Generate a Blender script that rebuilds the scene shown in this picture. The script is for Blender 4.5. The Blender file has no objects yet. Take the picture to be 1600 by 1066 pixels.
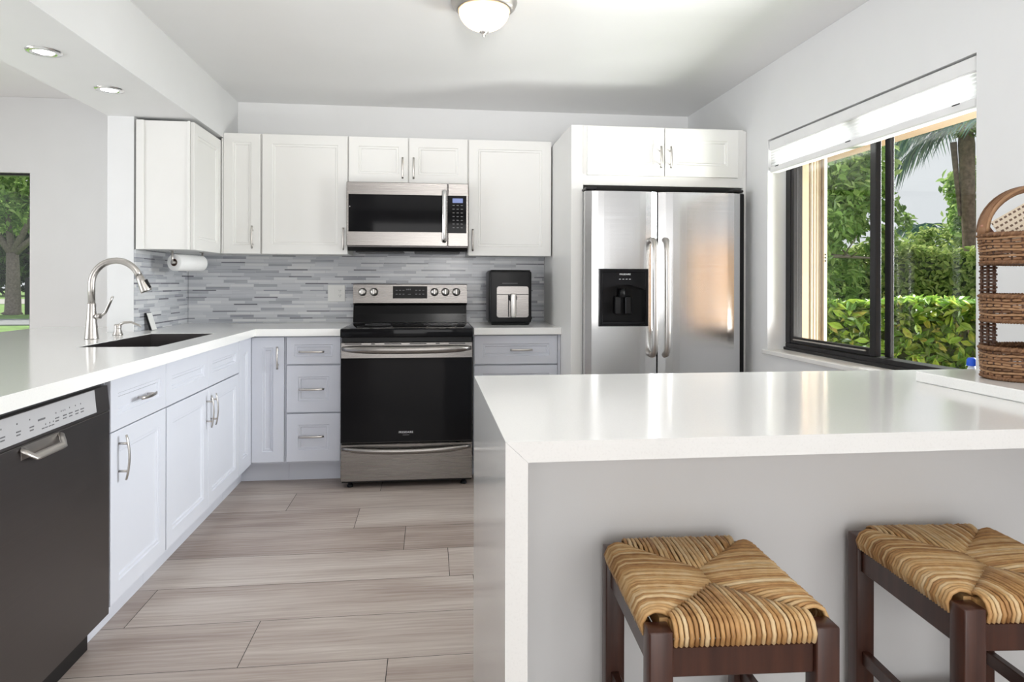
import bpy, bmesh, math, random
import numpy as np
from mathutils import Vector, Matrix

SC = bpy.context.scene
COL = SC.collection
PI = math.pi

# ------------------------------------------------------------------ camera
cam_d = bpy.data.cameras.new('camera')
cam = bpy.data.objects.new('camera', cam_d)
COL.objects.link(cam)
cam.location = (0, 0, 1.1935)
F_PX, YAW, ROLL, HOR = 1064.2958, 0.1197, 0.0025, 442.278
cam_d.sensor_width = 36.0
cam_d.lens = 36.0 * F_PX / 1600.0
cam_d.shift_y = (HOR - 533.0) / 1600.0
cam_d.clip_start = 0.02
cam_d.clip_end = 300
cam.matrix_world = (Matrix.Translation((0, 0, 1.1935)) @ Matrix.Rotation(-YAW, 4, 'Z')
                    @ Matrix.Rotation(PI / 2, 4, 'X') @ Matrix.Rotation(ROLL, 4, 'Z'))
SC.camera = cam

# ------------------------------------------------------------------ exposure, sky, sun, added fill lights
SC.view_settings.view_transform = 'Standard'
SC.view_settings.look = 'None'
SC.view_settings.gamma = 1.0
SC.view_settings.use_curve_mapping = False
SC.view_settings.exposure = 0.68

world = bpy.data.worlds.new('sky')
SC.world = world
world.use_nodes = True
bgn = world.node_tree.nodes['Background']
bgn.inputs[0].default_value = (0.93, 0.96, 1.0, 1)
bgn.inputs[1].default_value = 0.545


def light(name, kind, loc, rot, energy, color=(1, 1, 1), **kw):
    d = bpy.data.lights.new(name, kind)
    d.energy = energy
    d.color = color
    for k, v in kw.items():
        setattr(d, k, v)
    o = bpy.data.objects.new(name, d)
    o.location = loc
    o.rotation_euler = rot
    COL.objects.link(o)
    return o


# sun: high, from beyond the garden side, over the roof of the house
sun_dir = Vector((0.16, -0.50, -0.85))
sun = light('sun', 'SUN', (3, 12, 20), (0, 0, 0), 3.8, (1.0, 0.95, 0.86), angle=0.01)
sun.rotation_euler = sun_dir.to_track_quat('-Z', 'Y').to_euler()
# area lights added as fill in the unseen openings, standing in for daylight
light('rear_opening_fill', 'AREA', (0.35, -2.98, 1.15), (PI / 2, 0, 0), 40, (1.0, 0.985, 0.965), shape='RECTANGLE', size=2.6, size_y=2.1)
light('living_opening_fill', 'AREA', (-4.60, 1.6, 1.25), (PI / 2, 0, -PI / 2), 34, (0.95, 0.975, 1.0), shape='RECTANGLE', size=2.6, size_y=1.9, spread=math.radians(125))
# soft spot added behind the viewer to brighten the ceiling, standing in for flash
fl = light('ceiling_fill_spot', 'SPOT', (0.30, -0.90, 1.45), (0, 0, 0), 350, (1.0, 0.99, 0.97), spot_size=math.radians(66), spot_blend=0.9, shadow_soft_size=0.25)
fl.rotation_euler = Vector((0.0, 2.6, 1.50)).to_track_quat('-Z', 'Y').to_euler()
# upward fill light added on the living room floor, brightens the ceiling there
light('living_floor_fill', 'AREA', (-3.3, 2.6, 0.02), (PI, 0, 0), 8, (1.0, 0.96, 0.92), shape='RECTANGLE', size=1.4, size_y=2.0)
# unseen fill light added outside the window, aimed up at the kitchen ceiling
upl = light('outside_uplight_fill', 'AREA', (3.25, 2.30, 0.40), (0, 0, 0), 92, (1.0, 0.985, 0.97), shape='RECTANGLE', size=0.8, size_y=1.1)
upl.rotation_euler = Vector((-2.6, 0.0, 1.1)).to_track_quat('-Z', 'Y').to_euler()
# out-of-view panel light added in the garden to brighten the sink side
light('garden_fill_panel', 'AREA', (5.3, 2.7, 2.3), (PI / 2, 0, PI / 2), 560, (0.97, 0.985, 1.0), shape='RECTANGLE', size=4.2, size_y=2.2)


# ------------------------------------------------------------------ materials
class NT:
    def __init__(s, name):
        s.m = bpy.data.materials.new(name)
        s.m.use_nodes = True
        s.t = s.m.node_tree
        s.p = s.t.nodes['Principled BSDF']
        s.out = s.t.nodes['Material Output']

    def n(s, typ, **kw):
        x = s.t.nodes.new(typ)
        for k, v in kw.items():
            setattr(x, k, v)
        return x

    def l(s, a, b):
        s.t.links.new(a, b)

    def math(s, op, a, b=None, c=None):
        x = s.n('ShaderNodeMath', operation=op)
        for i, q in enumerate((a, b, c)):
            if q is None:
                continue
            if isinstance(q, (int, float)):
                x.inputs[i].default_value = q
            else:
                s.l(q, x.inputs[i])
        return x.outputs[0]

    def ramp(s, fac, stops):
        r = s.n('ShaderNodeValToRGB')
        e = r.color_ramp.elements
        while len(e) < len(stops):
            e.new(0.5)
        for i, (p, c) in enumerate(stops):
            e[i].position = p
            e[i].color = (*c, 1)
        s.l(fac, r.inputs[0])
        return r.outputs[0]

    def coords(s, scale=(1, 1, 1), kind='Object'):
        tc = s.n('ShaderNodeTexCoord')
        mp = s.n('ShaderNodeMapping')
        mp.inputs['Scale'].default_value = scale
        s.l(tc.outputs[kind], mp.inputs[0])
        return mp.outputs[0]

    def noise(s, vec, scale, detail=2, rough=0.5):
        x = s.n('ShaderNodeTexNoise')
        x.inputs['Scale'].default_value = scale
        x.inputs['Detail'].default_value = detail
        x.inputs['Roughness'].default_value = rough
        if vec is not None:
            s.l(vec, x.inputs['Vector'])
        return x.outputs[0]

    def bump(s, h, strength, dist=0.002):
        b = s.n('ShaderNodeBump')
        b.inputs['Strength'].default_value = strength
        b.inputs['Distance'].default_value = dist
        s.l(h, b.inputs['Height'])
        s.l(b.outputs[0], s.p.inputs['Normal'])


def lin(c):
    return tuple(((v / 255) / 12.92 if v / 255 <= 0.04045 else ((v / 255 + 0.055) / 1.055) ** 2.4) for v in c)


def mat(name, col, rough=0.5, metal=0.0, var=0.03, vscale=6, bump=0.0, bscale=120, spec=0.5, coat=0.0, emit=None, estr=0.0):
    """Principled material with a faint procedural mottling."""
    m = NT(name)
    v = m.coords()
    f = m.noise(v, vscale, 3)
    m.l(m.ramp(f, [(0.3, tuple(x * (1 - var) for x in col)), (0.7, tuple(min(1, x * (1 + var)) for x in col))]), m.p.inputs['Base Color'])
    m.p.inputs['Roughness'].default_value = rough
    m.p.inputs['Metallic'].default_value = metal
    m.p.inputs['Specular IOR Level'].default_value = spec
    m.p.inputs['Coat Weight'].default_value = coat
    if bump:
        m.bump(m.noise(v, bscale, 2), bump)
    if emit:
        m.p.inputs['Emission Color'].default_value = (*emit, 1)
        m.p.inputs['Emission Strength'].default_value = estr
    return m.m


def steel(name, col, rough, stretch=(4, 4, 400), amt=0.06, aniso=0.0):
    m = NT(name)
    v = m.coords(stretch)
    f = m.noise(v, 1.0, 3)
    m.l(m.ramp(f, [(0.25, tuple(x * (1 - amt) for x in col)), (0.75, tuple(x * (1 + amt) for x in col))]), m.p.inputs['Base Color'])
    m.p.inputs['Metallic'].default_value = 1.0
    r = m.math('MULTIPLY_ADD', f, 0.12, rough - 0.06)
    m.l(r, m.p.inputs['Roughness'])
    m.p.inputs['Anisotropic'].default_value = aniso
    return m.m


M = {}
M['wall'] = mat('wall_paint', (0.79, 0.795, 0.80), 0.55, var=0.008, bump=0.05, bscale=300)
M['ceil'] = mat('ceiling_paint', (0.80, 0.80, 0.80), 0.32, var=0.006, bump=0.02, bscale=90)
M['white'] = mat('white_cabinet_lacquer', (0.83, 0.825, 0.805), 0.38, var=0.006)
M['grey'] = mat('pale_grey_cabinet_lacquer', (0.60, 0.62, 0.685), 0.38, var=0.01)
M['trim'] = mat('white_trim', (0.86, 0.86, 0.86), 0.4, var=0.01)
M['nickel'] = steel('satin_nickel', (0.56, 0.535, 0.51), 0.33, (60, 60, 60), 0.03)
M['knob'] = steel('satin_knob_metal', (0.75, 0.73, 0.70), 0.38, (60, 60, 60), 0.02)
M['chrome'] = steel('polished_metal', (0.78, 0.78, 0.78), 0.12, (20, 20, 20), 0.02)
M['steel'] = steel('brushed_steel', (0.275, 0.26, 0.248), 0.27, (2, 2, 500), 0.05, 0.4)
M['fridge'] = steel('fridge_steel', (0.61, 0.61, 0.615), 0.20, (2, 2, 500), 0.03, 0.5)
M['darksteel'] = steel('dark_stainless', (0.150, 0.140, 0.140), 0.36, (2, 2, 400), 0.06)
M['bglass'] = mat('black_glass', (0.005, 0.005, 0.006), 0.05, var=0.0, spec=0.14)
M['black'] = mat('black_plastic', (0.009, 0.009, 0.010), 0.35, var=0.1, spec=0.25)
M['gloss_black'] = mat('glossy_black_plastic', (0.006, 0.006, 0.007), 0.12, var=0.05, spec=0.22)
M['shadow'] = mat('dark_recess', (0.03, 0.03, 0.032), 0.7)
M['plate'] = mat('white_plastic', (0.82, 0.82, 0.80), 0.35, var=0.005)
M['strip'] = mat('control_strip_silver', (0.55, 0.55, 0.57), 0.38, metal=0.3, var=0.02)
M['print'] = mat('grey_print', (0.14, 0.14, 0.15), 0.5)
M['pale_print'] = mat('pale_print', (0.65, 0.65, 0.66), 0.4)
M['dim_print'] = mat('dim_print', (0.20, 0.20, 0.21), 0.4)
M['display'] = mat('blue_display', (0.02, 0.025, 0.05), 0.2, emit=(0.25, 0.36, 0.85), estr=0.35)
M['paper'] = mat('paper_towel', (0.86, 0.86, 0.86), 0.9, bump=0.25, bscale=260)
M['card'] = mat('cardboard_core', (0.16, 0.10, 0.08), 0.9)
M['bronze'] = mat('dark_bronze_frame', (0.011, 0.010, 0.011), 0.38, var=0.1, spec=0.3)
M['tan'] = mat('tan_stucco', (0.45, 0.31, 0.20), 0.85, var=0.05, bump=0.3, bscale=150)
M['eave'] = mat('tan_eave', (0.30, 0.20, 0.13), 0.85, var=0.05)
M['peach'] = mat('peach_stucco', (0.50, 0.285, 0.165), 0.85, var=0.05, bump=0.3, bscale=150)
M['shutter'] = mat('beige_shutter', (0.46, 0.37, 0.27), 0.5, var=0.02)
M['marble'] = mat('marble_sill', (0.80, 0.79, 0.77), 0.25, var=0.05, vscale=9)
M['blind_solid'] = mat('white_blind_rail', (0.84, 0.84, 0.84), 0.45)
M['bulb'] = mat('lit_spot_lens', (0.9, 0.9, 0.9), 0.3, emit=(1.0, 0.97, 0.95), estr=9.0)
M['blue'] = mat('blue_cap', (0.01, 0.10, 0.75), 0.35)
M['clear'] = mat('cloudy_bottle', (0.75, 0.80, 0.85), 0.2)
M['tanbox'] = mat('tan_woven_pouch', (0.48, 0.25, 0.09), 0.7, var=0.2, vscale=60)
M['pinkwood'] = mat('reddish_wood', (0.36, 0.17, 0.11), 0.5, var=0.15, vscale=40)
M['bark'] = mat('tree_bark', (0.20, 0.165, 0.145), 0.9, var=0.25, vscale=14, bump=0.6, bscale=40)
M['palmbark'] = mat('palm_bark', (0.22, 0.15, 0.13), 0.9, var=0.35, vscale=18, bump=0.7, bscale=30)
M['path'] = mat('concrete_path', (0.32, 0.31, 0.30), 0.9, var=0.06)
M['kerb'] = mat('grey_kerb', (0.20, 0.21, 0.22), 0.9, var=0.06)
M['iron'] = mat('black_iron', (0.015, 0.013, 0.013), 0.5)
M['roof'] = mat('pale_roof', (0.7, 0.7, 0.7), 0.8)


def m_quartz():
    m = NT('white_quartz')
    v = m.coords()
    f = m.noise(v, 220, 1)
    m.l(m.ramp(f, [(0.30, (0.835, 0.835, 0.82)), (0.42, (0.86, 0.86, 0.845)), (0.8, (0.87, 0.87, 0.855))]), m.p.inputs['Base Color'])
    m.p.inputs['Roughness'].default_value = 0.13
    return m.m


def m_glass():
    m = NT('window_glass')
    tr = m.n('ShaderNodeBsdfTransparent')
    tr.inputs[0].default_value = (0.96, 0.97, 0.965, 1)
    gl = m.n('ShaderNodeBsdfGlossy')
    gl.inputs['Roughness'].default_value = 0.01
    lw = m.n('ShaderNodeLayerWeight')
    fac = m.math('MULTIPLY_ADD', m.math('POWER', lw.outputs['Facing'], 5.0), 0.5, 0.02)
    mx = m.n('ShaderNodeMixShader')
    m.l(fac, mx.inputs[0])
    m.l(tr.outputs[0], mx.inputs[1])
    m.l(gl.outputs[0], mx.inputs[2])
    m.l(mx.outputs[0], m.out.inputs[0])
    return m.m


def m_blind():
    m = NT('translucent_blind_fabric')
    d = m.n('ShaderNodeBsdfDiffuse')
    d.inputs[0].default_value = (0.86, 0.86, 0.86, 1)
    t = m.n('ShaderNodeBsdfTranslucent')
    t.inputs[0].default_value = (0.92, 0.92, 0.92, 1)
    mx = m.n('ShaderNodeMixShader')
    f = m.math('MULTIPLY_ADD', m.noise(m.coords((1, 1, 40)), 6, 1), 0.1, 0.5)
    m.l(f, mx.inputs[0])
    m.l(d.outputs[0], mx.inputs[1])
    m.l(t.outputs[0], mx.inputs[2])
    m.l(mx.outputs[0], m.out.inputs[0])
    return m.m


def m_lampglass():
    m = NT('frosted_lamp_glass')
    t = m.n('ShaderNodeBsdfTranslucent')
    t.inputs[0].default_value = (0.95, 0.88, 0.74, 1)
    m.p.inputs['Base Color'].default_value = (0.85, 0.78, 0.66, 1)
    m.p.inputs['Roughness'].default_value = 0.35
    mx = m.n('ShaderNodeMixShader')
    m.l(m.math('MULTIPLY_ADD', m.noise(m.coords(), 25, 2), 0.1, 0.6), mx.inputs[0])
    m.l(m.p.outputs[0], mx.inputs[1])
    m.l(t.outputs[0], mx.inputs[2])
    m.l(mx.outputs[0], m.out.inputs[0])
    return m.m


def m_floor():
    """grey-brown oak planks: per-plank value comes from a face attribute, the grain runs along X"""
    m = NT('grey_oak_planks')
    at = m.n('ShaderNodeAttribute', attribute_name='plank')
    tc = m.n('ShaderNodeTexCoord')
    sep = m.n('ShaderNodeSeparateXYZ')
    m.l(tc.outputs['Object'], sep.inputs[0])
    off = m.math('MULTIPLY', at.outputs['Fac'], 37.0)
    cb = m.n('ShaderNodeCombineXYZ')
    m.l(m.math('ADD', sep.outputs[0], off), cb.inputs[0])
    m.l(m.math('ADD', sep.outputs[1], off), cb.inputs[1])
    m.l(off, cb.inputs[2])

    def st(sx, sy):
        mp = m.n('ShaderNodeMapping')
        mp.inputs['Scale'].default_value = (sx, sy, 1)
        m.l(cb.outputs[0], mp.inputs[0])
        return mp.outputs[0]
    big = m.noise(st(1.3, 9), 1.0, 4, 0.55)
    fine = m.noise(st(4, 130), 1.0, 3, 0.6)
    # cathedral rings
    warp = m.noise(st(0.9, 3.0), 1.0, 2, 0.5)
    wv = m.n('ShaderNodeTexWave', wave_type='BANDS', bands_direction='Y')
    wv.inputs['Scale'].default_value = 5.0
    wv.inputs['Distortion'].default_value = 9.0
    wv.inputs['Detail'].default_value = 2.0
    wv.inputs['Detail Scale'].default_value = 0.8
    m.l(st(0.55, 2.2), wv.inputs['Vector'])
    s = m.math('ADD', m.math('MULTIPLY', big, 0.46), m.math('MULTIPLY', fine, 0.30))
    s = m.math('ADD', s, m.math('MULTIPLY', wv.outputs['Fac'], 0.05))
    s = m.math('ADD', s, m.math('MULTIPLY', warp, 0.19))
    s = m.math('ADD', s, m.math('MULTIPLY_ADD', at.outputs['Fac'], 0.12, -0.06))
    c = m.ramp(s, [(0.32, lin((130, 115, 107))), (0.46, lin((161, 147, 139))), (0.58, lin((180, 169, 161))), (0.72, lin((200, 191, 184)))])
    m.l(c, m.p.inputs['Base Color'])
    m.p.inputs['Roughness'].default_value = 0.42
    m.bump(fine, 0.12, 0.001)
    return m.m


def m_tile():
    """linear mosaic of thin glass strips; u runs along the wall, rows of three heights"""
    m = NT('linear_mosaic_tile')
    tc = m.n('ShaderNodeTexCoord')
    sep = m.n('ShaderNodeSeparateXYZ')
    m.l(tc.outputs['Object'], sep.inputs[0])
    u = m.math('ADD', sep.outputs[0], sep.outputs[1])
    z = sep.outputs[2]
    PER = 0.0465
    zz = m.math('DIVIDE', z, PER)
    cell = m.math('FLOOR', zz)
    fr = m.math('FRACT', zz)
    b1 = m.math('GREATER_THAN', fr, 0.40)
    b2 = m.math('GREATER_THAN', fr, 0.60)
    row = m.math('ADD', m.math('MULTIPLY', cell, 3.0), m.math('ADD', b1, b2))
    thin = m.math('SUBTRACT', b1, b2)
    w1 = m.n('ShaderNodeTexWhiteNoise', noise_dimensions='1D')
    m.l(row, w1.inputs['W'])
    uu = m.math('ADD', m.math('DIVIDE', u, 0.152), m.math('MULTIPLY', w1.outputs['Value'], 7.0))
    ucell = m.math('FLOOR', uu)
    ufr = m.math('FRACT', uu)
    cv = m.n('ShaderNodeCombineXYZ')
    m.l(ucell, cv.inputs[0])
    m.l(row, cv.inputs[1])
    w2 = m.n('ShaderNodeTexWhiteNoise', noise_dimensions='2D')
    m.l(cv.outputs[0], w2.inputs['Vector'])
    rnd = w2.outputs['Value']
    # streaks inside each strip
    cs = m.n('ShaderNodeCombineXYZ')
    m.l(m.math('MULTIPLY', u, 5.0), cs.inputs[0])
    m.l(m.math('MULTIPLY', z, 330.0), cs.inputs[1])
    m.l(m.math('MULTIPLY', rnd, 50.0), cs.inputs[2])
    stk = m.noise(cs.outputs[0], 1.0, 2)
    val = m.math('ADD', m.math('MULTIPLY_ADD', rnd, 0.74, 0.16), m.math('MULTIPLY_ADD', stk, 0.50, -0.25))
    val = m.math('SUBTRACT', val, m.math('MULTIPLY', thin, 0.24))
    c = m.ramp(val, [(0.0, lin((118, 118, 126))), (0.16, lin((158, 160, 168))), (0.34, lin((190, 193, 199))), (0.62, lin((207, 209, 213))), (0.95, lin((222, 223, 224)))])
    # grout
    e1 = m.math('LESS_THAN', ufr, 0.010)
    g = m.math('LESS_THAN', fr, 0.028)
    g = m.math('MAXIMUM', g, m.math('LESS_THAN', m.math('ABSOLUTE', m.math('SUBTRACT', fr, 0.40)), 0.013))
    g = m.math('MAXIMUM', g, m.math('LESS_THAN', m.math('ABSOLUTE', m.math('SUBTRACT', fr, 0.60)), 0.013))
    g = m.math('MAXIMUM', g, e1)
    mx = m.n('ShaderNodeMix', data_type='RGBA')
    m.l(g, mx.inputs['Factor'])
    m.l(c, mx.inputs['A'])
    mx.inputs['B'].default_value = (*lin((186, 187, 190)), 1)
    m.l(mx.outputs['Result'], m.p.inputs['Base Color'])
    m.l(m.math('MULTIPLY_ADD', g, 0.4, 0.16), m.p.inputs['Roughness'])
    m.bump(m.math('SUBTRACT', 1.0, g), 0.25, 0.001)
    return m.m


def m_island(name, stops, rough=0.6, spec=0.4, trans=0.0, bump=0.0):
    """colour picked per loose strand or leaf"""
    m = NT(name)
    g = m.n('ShaderNodeNewGeometry')
    v = m.noise(m.coords(), 60, 2)
    f = m.math('ADD', m.math('MULTIPLY', g.outputs['Random Per Island'], 0.75), m.math('MULTIPLY', v, 0.25))
    c = m.ramp(f, stops)
    m.l(c, m.p.inputs['Base Color'])
    m.p.inputs['Roughness'].default_value = rough
    m.p.inputs['Specular IOR Level'].default_value = spec
    if trans:
        t = m.n('ShaderNodeBsdfTranslucent')
        m.l(c, t.inputs[0])
        mx = m.n('ShaderNodeMixShader')
        mx.inputs[0].default_value = trans
        m.l(m.p.outputs[0], mx.inputs[1])
        m.l(t.outputs[0], mx.inputs[2])
        m.l(mx.outputs[0], m.out.inputs[0])
    return m.m


def m_wood():
    m = NT('dark_stained_wood')
    f = m.noise(m.coords((60, 60, 4)), 1.0, 3)
    m.l(m.ramp(f, [(0.3, (0.040, 0.013, 0.008)), (0.7, (0.075, 0.026, 0.015))]), m.p.inputs['Base Color'])
    m.p.inputs['Roughness'].default_value = 0.30
    return m.m


def m_rush():
    m = NT('woven_rush')
    g = m.n('ShaderNodeNewGeometry')
    v = m.noise(m.coords((50, 50, 50)), 1.0, 3)
    v2 = m.noise(m.coords((9, 9, 9)), 1.0, 1)
    f = m.math('ADD', m.math('MULTIPLY', g.outputs['Random Per Island'], 0.45), m.math('MULTIPLY', v, 0.40))
    f = m.math('ADD', f, m.math('MULTIPLY', v2, 0.2))
    m.l(m.ramp(f, [(0.25, (0.33, 0.16, 0.055)), (0.45, (0.55, 0.31, 0.12)), (0.62, (0.69, 0.46, 0.22)), (0.85, (0.80, 0.64, 0.40))]), m.p.inputs['Base Color'])
    m.p.inputs['Roughness'].default_value = 0.5
    m.bump(v, 0.3, 0.001)
    return m.m


def m_pattern():
    m = NT('cream_card_with_brown_dashes')
    tc = m.n('ShaderNodeTexCoord')
    mp = m.n('ShaderNodeMapping')
    mp.inputs['Scale'].default_value = (75, 75, 75)
    m.l(tc.outputs['Object'], mp.inputs[0])
    sep = m.n('ShaderNodeSeparateXYZ')
    m.l(mp.outputs[0], sep.inputs[0])
    row = m.math('FLOOR', sep.outputs[2])
    sh = m.math('MULTIPLY', m.math('MODULO', row, 2.0), 0.5)
    fx = m.math('FRACT', m.math('ADD', sep.outputs[0], sh))
    fz = m.math('FRACT', sep.outputs[2])
    a = m.math('LESS_THAN', m.math('ABSOLUTE', m.math('SUBTRACT', fx, 0.5)), 0.30)
    b = m.math('LESS_THAN', m.math('ABSOLUTE', m.math('SUBTRACT', fz, 0.5)), 0.20)
    g = m.math('MULTIPLY', a, b)
    m.l(m.ramp(g, [(0.0, (0.68, 0.58, 0.45)), (1.0, (0.14, 0.08, 0.05))]), m.p.inputs['Base Color'])
    return m.m


M['quartz'] = m_quartz()
M['glass'] = m_glass()
M['blind'] = m_blind()
M['lampglass'] = m_lampglass()
M['floor'] = m_floor()
M['tile'] = m_tile()
M['wood'] = m_wood()
M['rush'] = m_rush()
M['pattern'] = m_pattern()
M['wicker'] = m_island('brown_wicker', [(0.15, (0.10, 0.045, 0.02)), (0.5, (0.23, 0.115, 0.055)), (0.85, (0.40, 0.23, 0.12))], 0.5)
M['wicker_dark'] = m_island('dark_wicker', [(0.15, (0.045, 0.02, 0.012)), (0.85, (0.12, 0.055, 0.03))], 0.5)
M['leaf_near'] = m_island('bright_hedge_leaves', [(0.1, (0.035, 0.085, 0.012)), (0.45, (0.10, 0.21, 0.03)), (0.75, (0.26, 0.42, 0.06)), (0.95, (0.34, 0.26, 0.08))], 0.28, 0.6, 0.35)
M['leaf_mid'] = m_island('dense_hedge_leaves', [(0.1, (0.15, 0.23, 0.06)), (0.5, (0.33, 0.46, 0.13)), (0.85, (0.60, 0.68, 0.26))], 0.4, 0.5, 0.45)
M['leaf_tree'] = m_island('tree_leaves', [(0.1, (0.13, 0.23, 0.06)), (0.5, (0.33, 0.51, 0.15)), (0.85, (0.62, 0.75, 0.32))], 0.4, 0.5, 0.5)
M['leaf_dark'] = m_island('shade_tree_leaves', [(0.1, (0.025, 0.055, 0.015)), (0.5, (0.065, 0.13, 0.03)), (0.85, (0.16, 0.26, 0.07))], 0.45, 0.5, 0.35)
M['frond'] = m_island('blue_green_fronds', [(0.1, (0.05, 0.11, 0.09)), (0.6, (0.12, 0.24, 0.20)), (0.9, (0.26, 0.38, 0.16))], 0.4, 0.5, 0.35)
M['frond_yellow'] = m_island('yellow_green_fronds', [(0.1, (0.16, 0.25, 0.04)), (0.9, (0.36, 0.46, 0.10))], 0.4, 0.5, 0.35)
M['grass'] = mat('lawn_grass', (0.13, 0.24, 0.05), 0.9, var=0.35, vscale=3)


# ------------------------------------------------------------------ mesh builder
class B:
    def __init__(s):
        s.bm = bmesh.new()

    def _add(s, verts, faces, smooth=False, mi=0):
        vs = [s.bm.verts.new(v) for v in verts]
        for f in faces:
            try:
                fc = s.bm.faces.new([vs[i] for i in f])
                fc.smooth = smooth
                fc.material_index = mi
            except ValueError:
                pass
        return s

    def box(s, x0, x1, y0, y1, z0, z1, bev=0.0, rot=0.0, seg=1, mi=0):
        cx, cy, cz = (x0 + x1) / 2, (y0 + y1) / 2, (z0 + z1) / 2
        t = bmesh.new()
        bmesh.ops.create_cube(t, size=1.0)
        bmesh.ops.scale(t, vec=(abs(x1 - x0), abs(y1 - y0), abs(z1 - z0)), verts=t.verts)
        if bev:
            bmesh.ops.bevel(t, geom=list(t.edges), offset=bev, segments=seg, profile=0.5, affect='EDGES')
        if rot:
            bmesh.ops.rotate(t, cent=(0, 0, 0), matrix=Matrix.Rotation(rot, 3, 'Z'), verts=t.verts)
        t.verts.index_update()
        s._add([v.co + Vector((cx, cy, cz)) for v in t.verts], [[v.index for v in f.verts] for f in t.faces], smooth=seg > 1, mi=mi)
        t.free()
        return s

    def tube(s, pts, r, seg=8, caps=True, smooth=True, flat=None, closed=False):
        """sweep a circle (or, with flat=(a,b), an ellipse with a along the given side vector) along pts"""
        pts = [Vector(p) for p in pts]
        n = len(pts)
        rs = r if isinstance(r, (list, tuple)) else [r] * n
        verts, faces = [], []
        prev = None
        for i, p in enumerate(pts):
            if closed:
                d = pts[(i + 1) % n] - pts[i - 1]
            else:
                d = pts[min(i + 1, n - 1)] - pts[max(i - 1, 0)]
            d.normalize()
            if prev is None:
                a = Vector((0, 0, 1)) if abs(d.z) < 0.9 else Vector((1, 0, 0))
                if flat:
                    a = Vector(flat[2])
                x = (a - d * a.dot(d)).normalized()
            else:
                x = (prev - d * prev.dot(d)).normalized()
            prev = x
            y = d.cross(x)
            ka, kb = (flat[0], flat[1]) if flat else (1, 1)
            for k in range(seg):
                t = 2 * PI * k / seg
                verts.append(p + x * (math.cos(t) * rs[i] * ka) + y * (math.sin(t) * rs[i] * kb))
        rng = n if closed else n - 1
        for i in range(rng):
            for k in range(seg):
                a, b = i * seg + k, i * seg + (k + 1) % seg
                j = (i + 1) % n
                c, d_ = j * seg + (k + 1) % seg, j * seg + k
                faces.append((a, b, c, d_))
        if caps and not closed:
            faces.append(tuple(range(seg))[::-1])
            faces.append(tuple((n - 1) * seg + k for k in range(seg)))
        return s._add(verts, faces, smooth)

    def lathe(s, prof, c, axis=(0, 0, 1), seg=24, smooth=True, cap0=True, cap1=True):
        """prof: (radius, height along axis)"""
        q = Vector((0, 0, 1)).rotation_difference(Vector(axis))
        verts, faces = [], []
        for (r, h) in prof:
            for k in range(seg):
                t = 2 * PI * k / seg
                verts.append(Vector(c) + q @ Vector((r * math.cos(t), r * math.sin(t), h)))
        for i in range(len(prof) - 1):
            for k in range(seg):
                a, b = i * seg + k, i * seg + (k + 1) % seg
                faces.append((a, b, b + seg, a + seg))
        if cap0:
            faces.append(tuple(range(seg))[::-1])
        if cap1:
            faces.append(tuple((len(prof) - 1) * seg + k for k in range(seg)))
        return s._add(verts, faces, smooth)

    def rings(s, P, U, V, N, w, h, prof, cap_back=True):
        """nested rectangles: prof is a list of (inset, depth along N)"""
        P, U, V, N = Vector(P), Vector(U), Vector(V), Vector(N)
        verts, faces = [], []
        for ins, d in prof:
            for (a, b) in ((ins, ins), (w - ins, ins), (w - ins, h - ins), (ins, h - ins)):
                verts.append(P + U * a + V * b + N * d)
        for i in range(len(prof) - 1):
            for k in range(4):
                a, b = 4 * i + k, 4 * i + (k + 1) % 4
                faces.append((a, b, b + 4, a + 4))
        L = 4 * (len(prof) - 1)
        faces.append((L, L + 1, L + 2, L + 3))
        if cap_back:
            faces.append((3, 2, 1, 0))
        return s._add(verts, faces)

    def slab(s, xs, ys, pred, z0, z1):
        """plate made of the grid cells for which pred(ix, iy) holds"""
        cells = {(i, j) for i in range(len(xs) - 1) for j in range(len(ys) - 1) if pred((xs[i] + xs[i + 1]) / 2, (ys[j] + ys[j + 1]) / 2)}
        vid = {}
        verts, faces = [], []

        def v(i, j, k):
            if (i, j, k) not in vid:
                vid[(i, j, k)] = len(verts)
                verts.append((xs[i], ys[j], (z0, z1)[k]))
            return vid[(i, j, k)]
        for (i, j) in cells:
            faces.append((v(i, j, 1), v(i + 1, j, 1), v(i + 1, j + 1, 1), v(i, j + 1, 1)))
            faces.append((v(i, j, 0), v(i, j + 1, 0), v(i + 1, j + 1, 0), v(i + 1, j, 0)))
            for (di, dj, a, b) in ((-1, 0, (i, j + 1), (i, j)), (1, 0, (i + 1, j), (i + 1, j + 1)), (0, -1, (i, j), (i + 1, j)), (0, 1, (i + 1, j + 1), (i, j + 1))):
                if (i + di, j + dj) not in cells:
                    faces.append((v(*a, 0), v(*b, 0), v(*b, 1), v(*a, 1)))
        return s._add(verts, faces)

    def prism(s, poly, axis, a0, a1):
        """extrude a 2-D polygon along an axis ('X','Y','Z')"""
        n = len(poly)

        def P(p, a):
            return {'X': (a, p[0], p[1]), 'Y': (p[0], a, p[1]), 'Z': (p[0], p[1], a)}[axis]
        verts = [P(p, a0) for p in poly] + [P(p, a1) for p in poly]
        faces = [tuple(range(n))[::-1], tuple(range(n, 2 * n))]
        for i in range(n):
            faces.append((i, (i + 1) % n, (i + 1) % n + n, i + n))
        return s._add(verts, faces)

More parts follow.
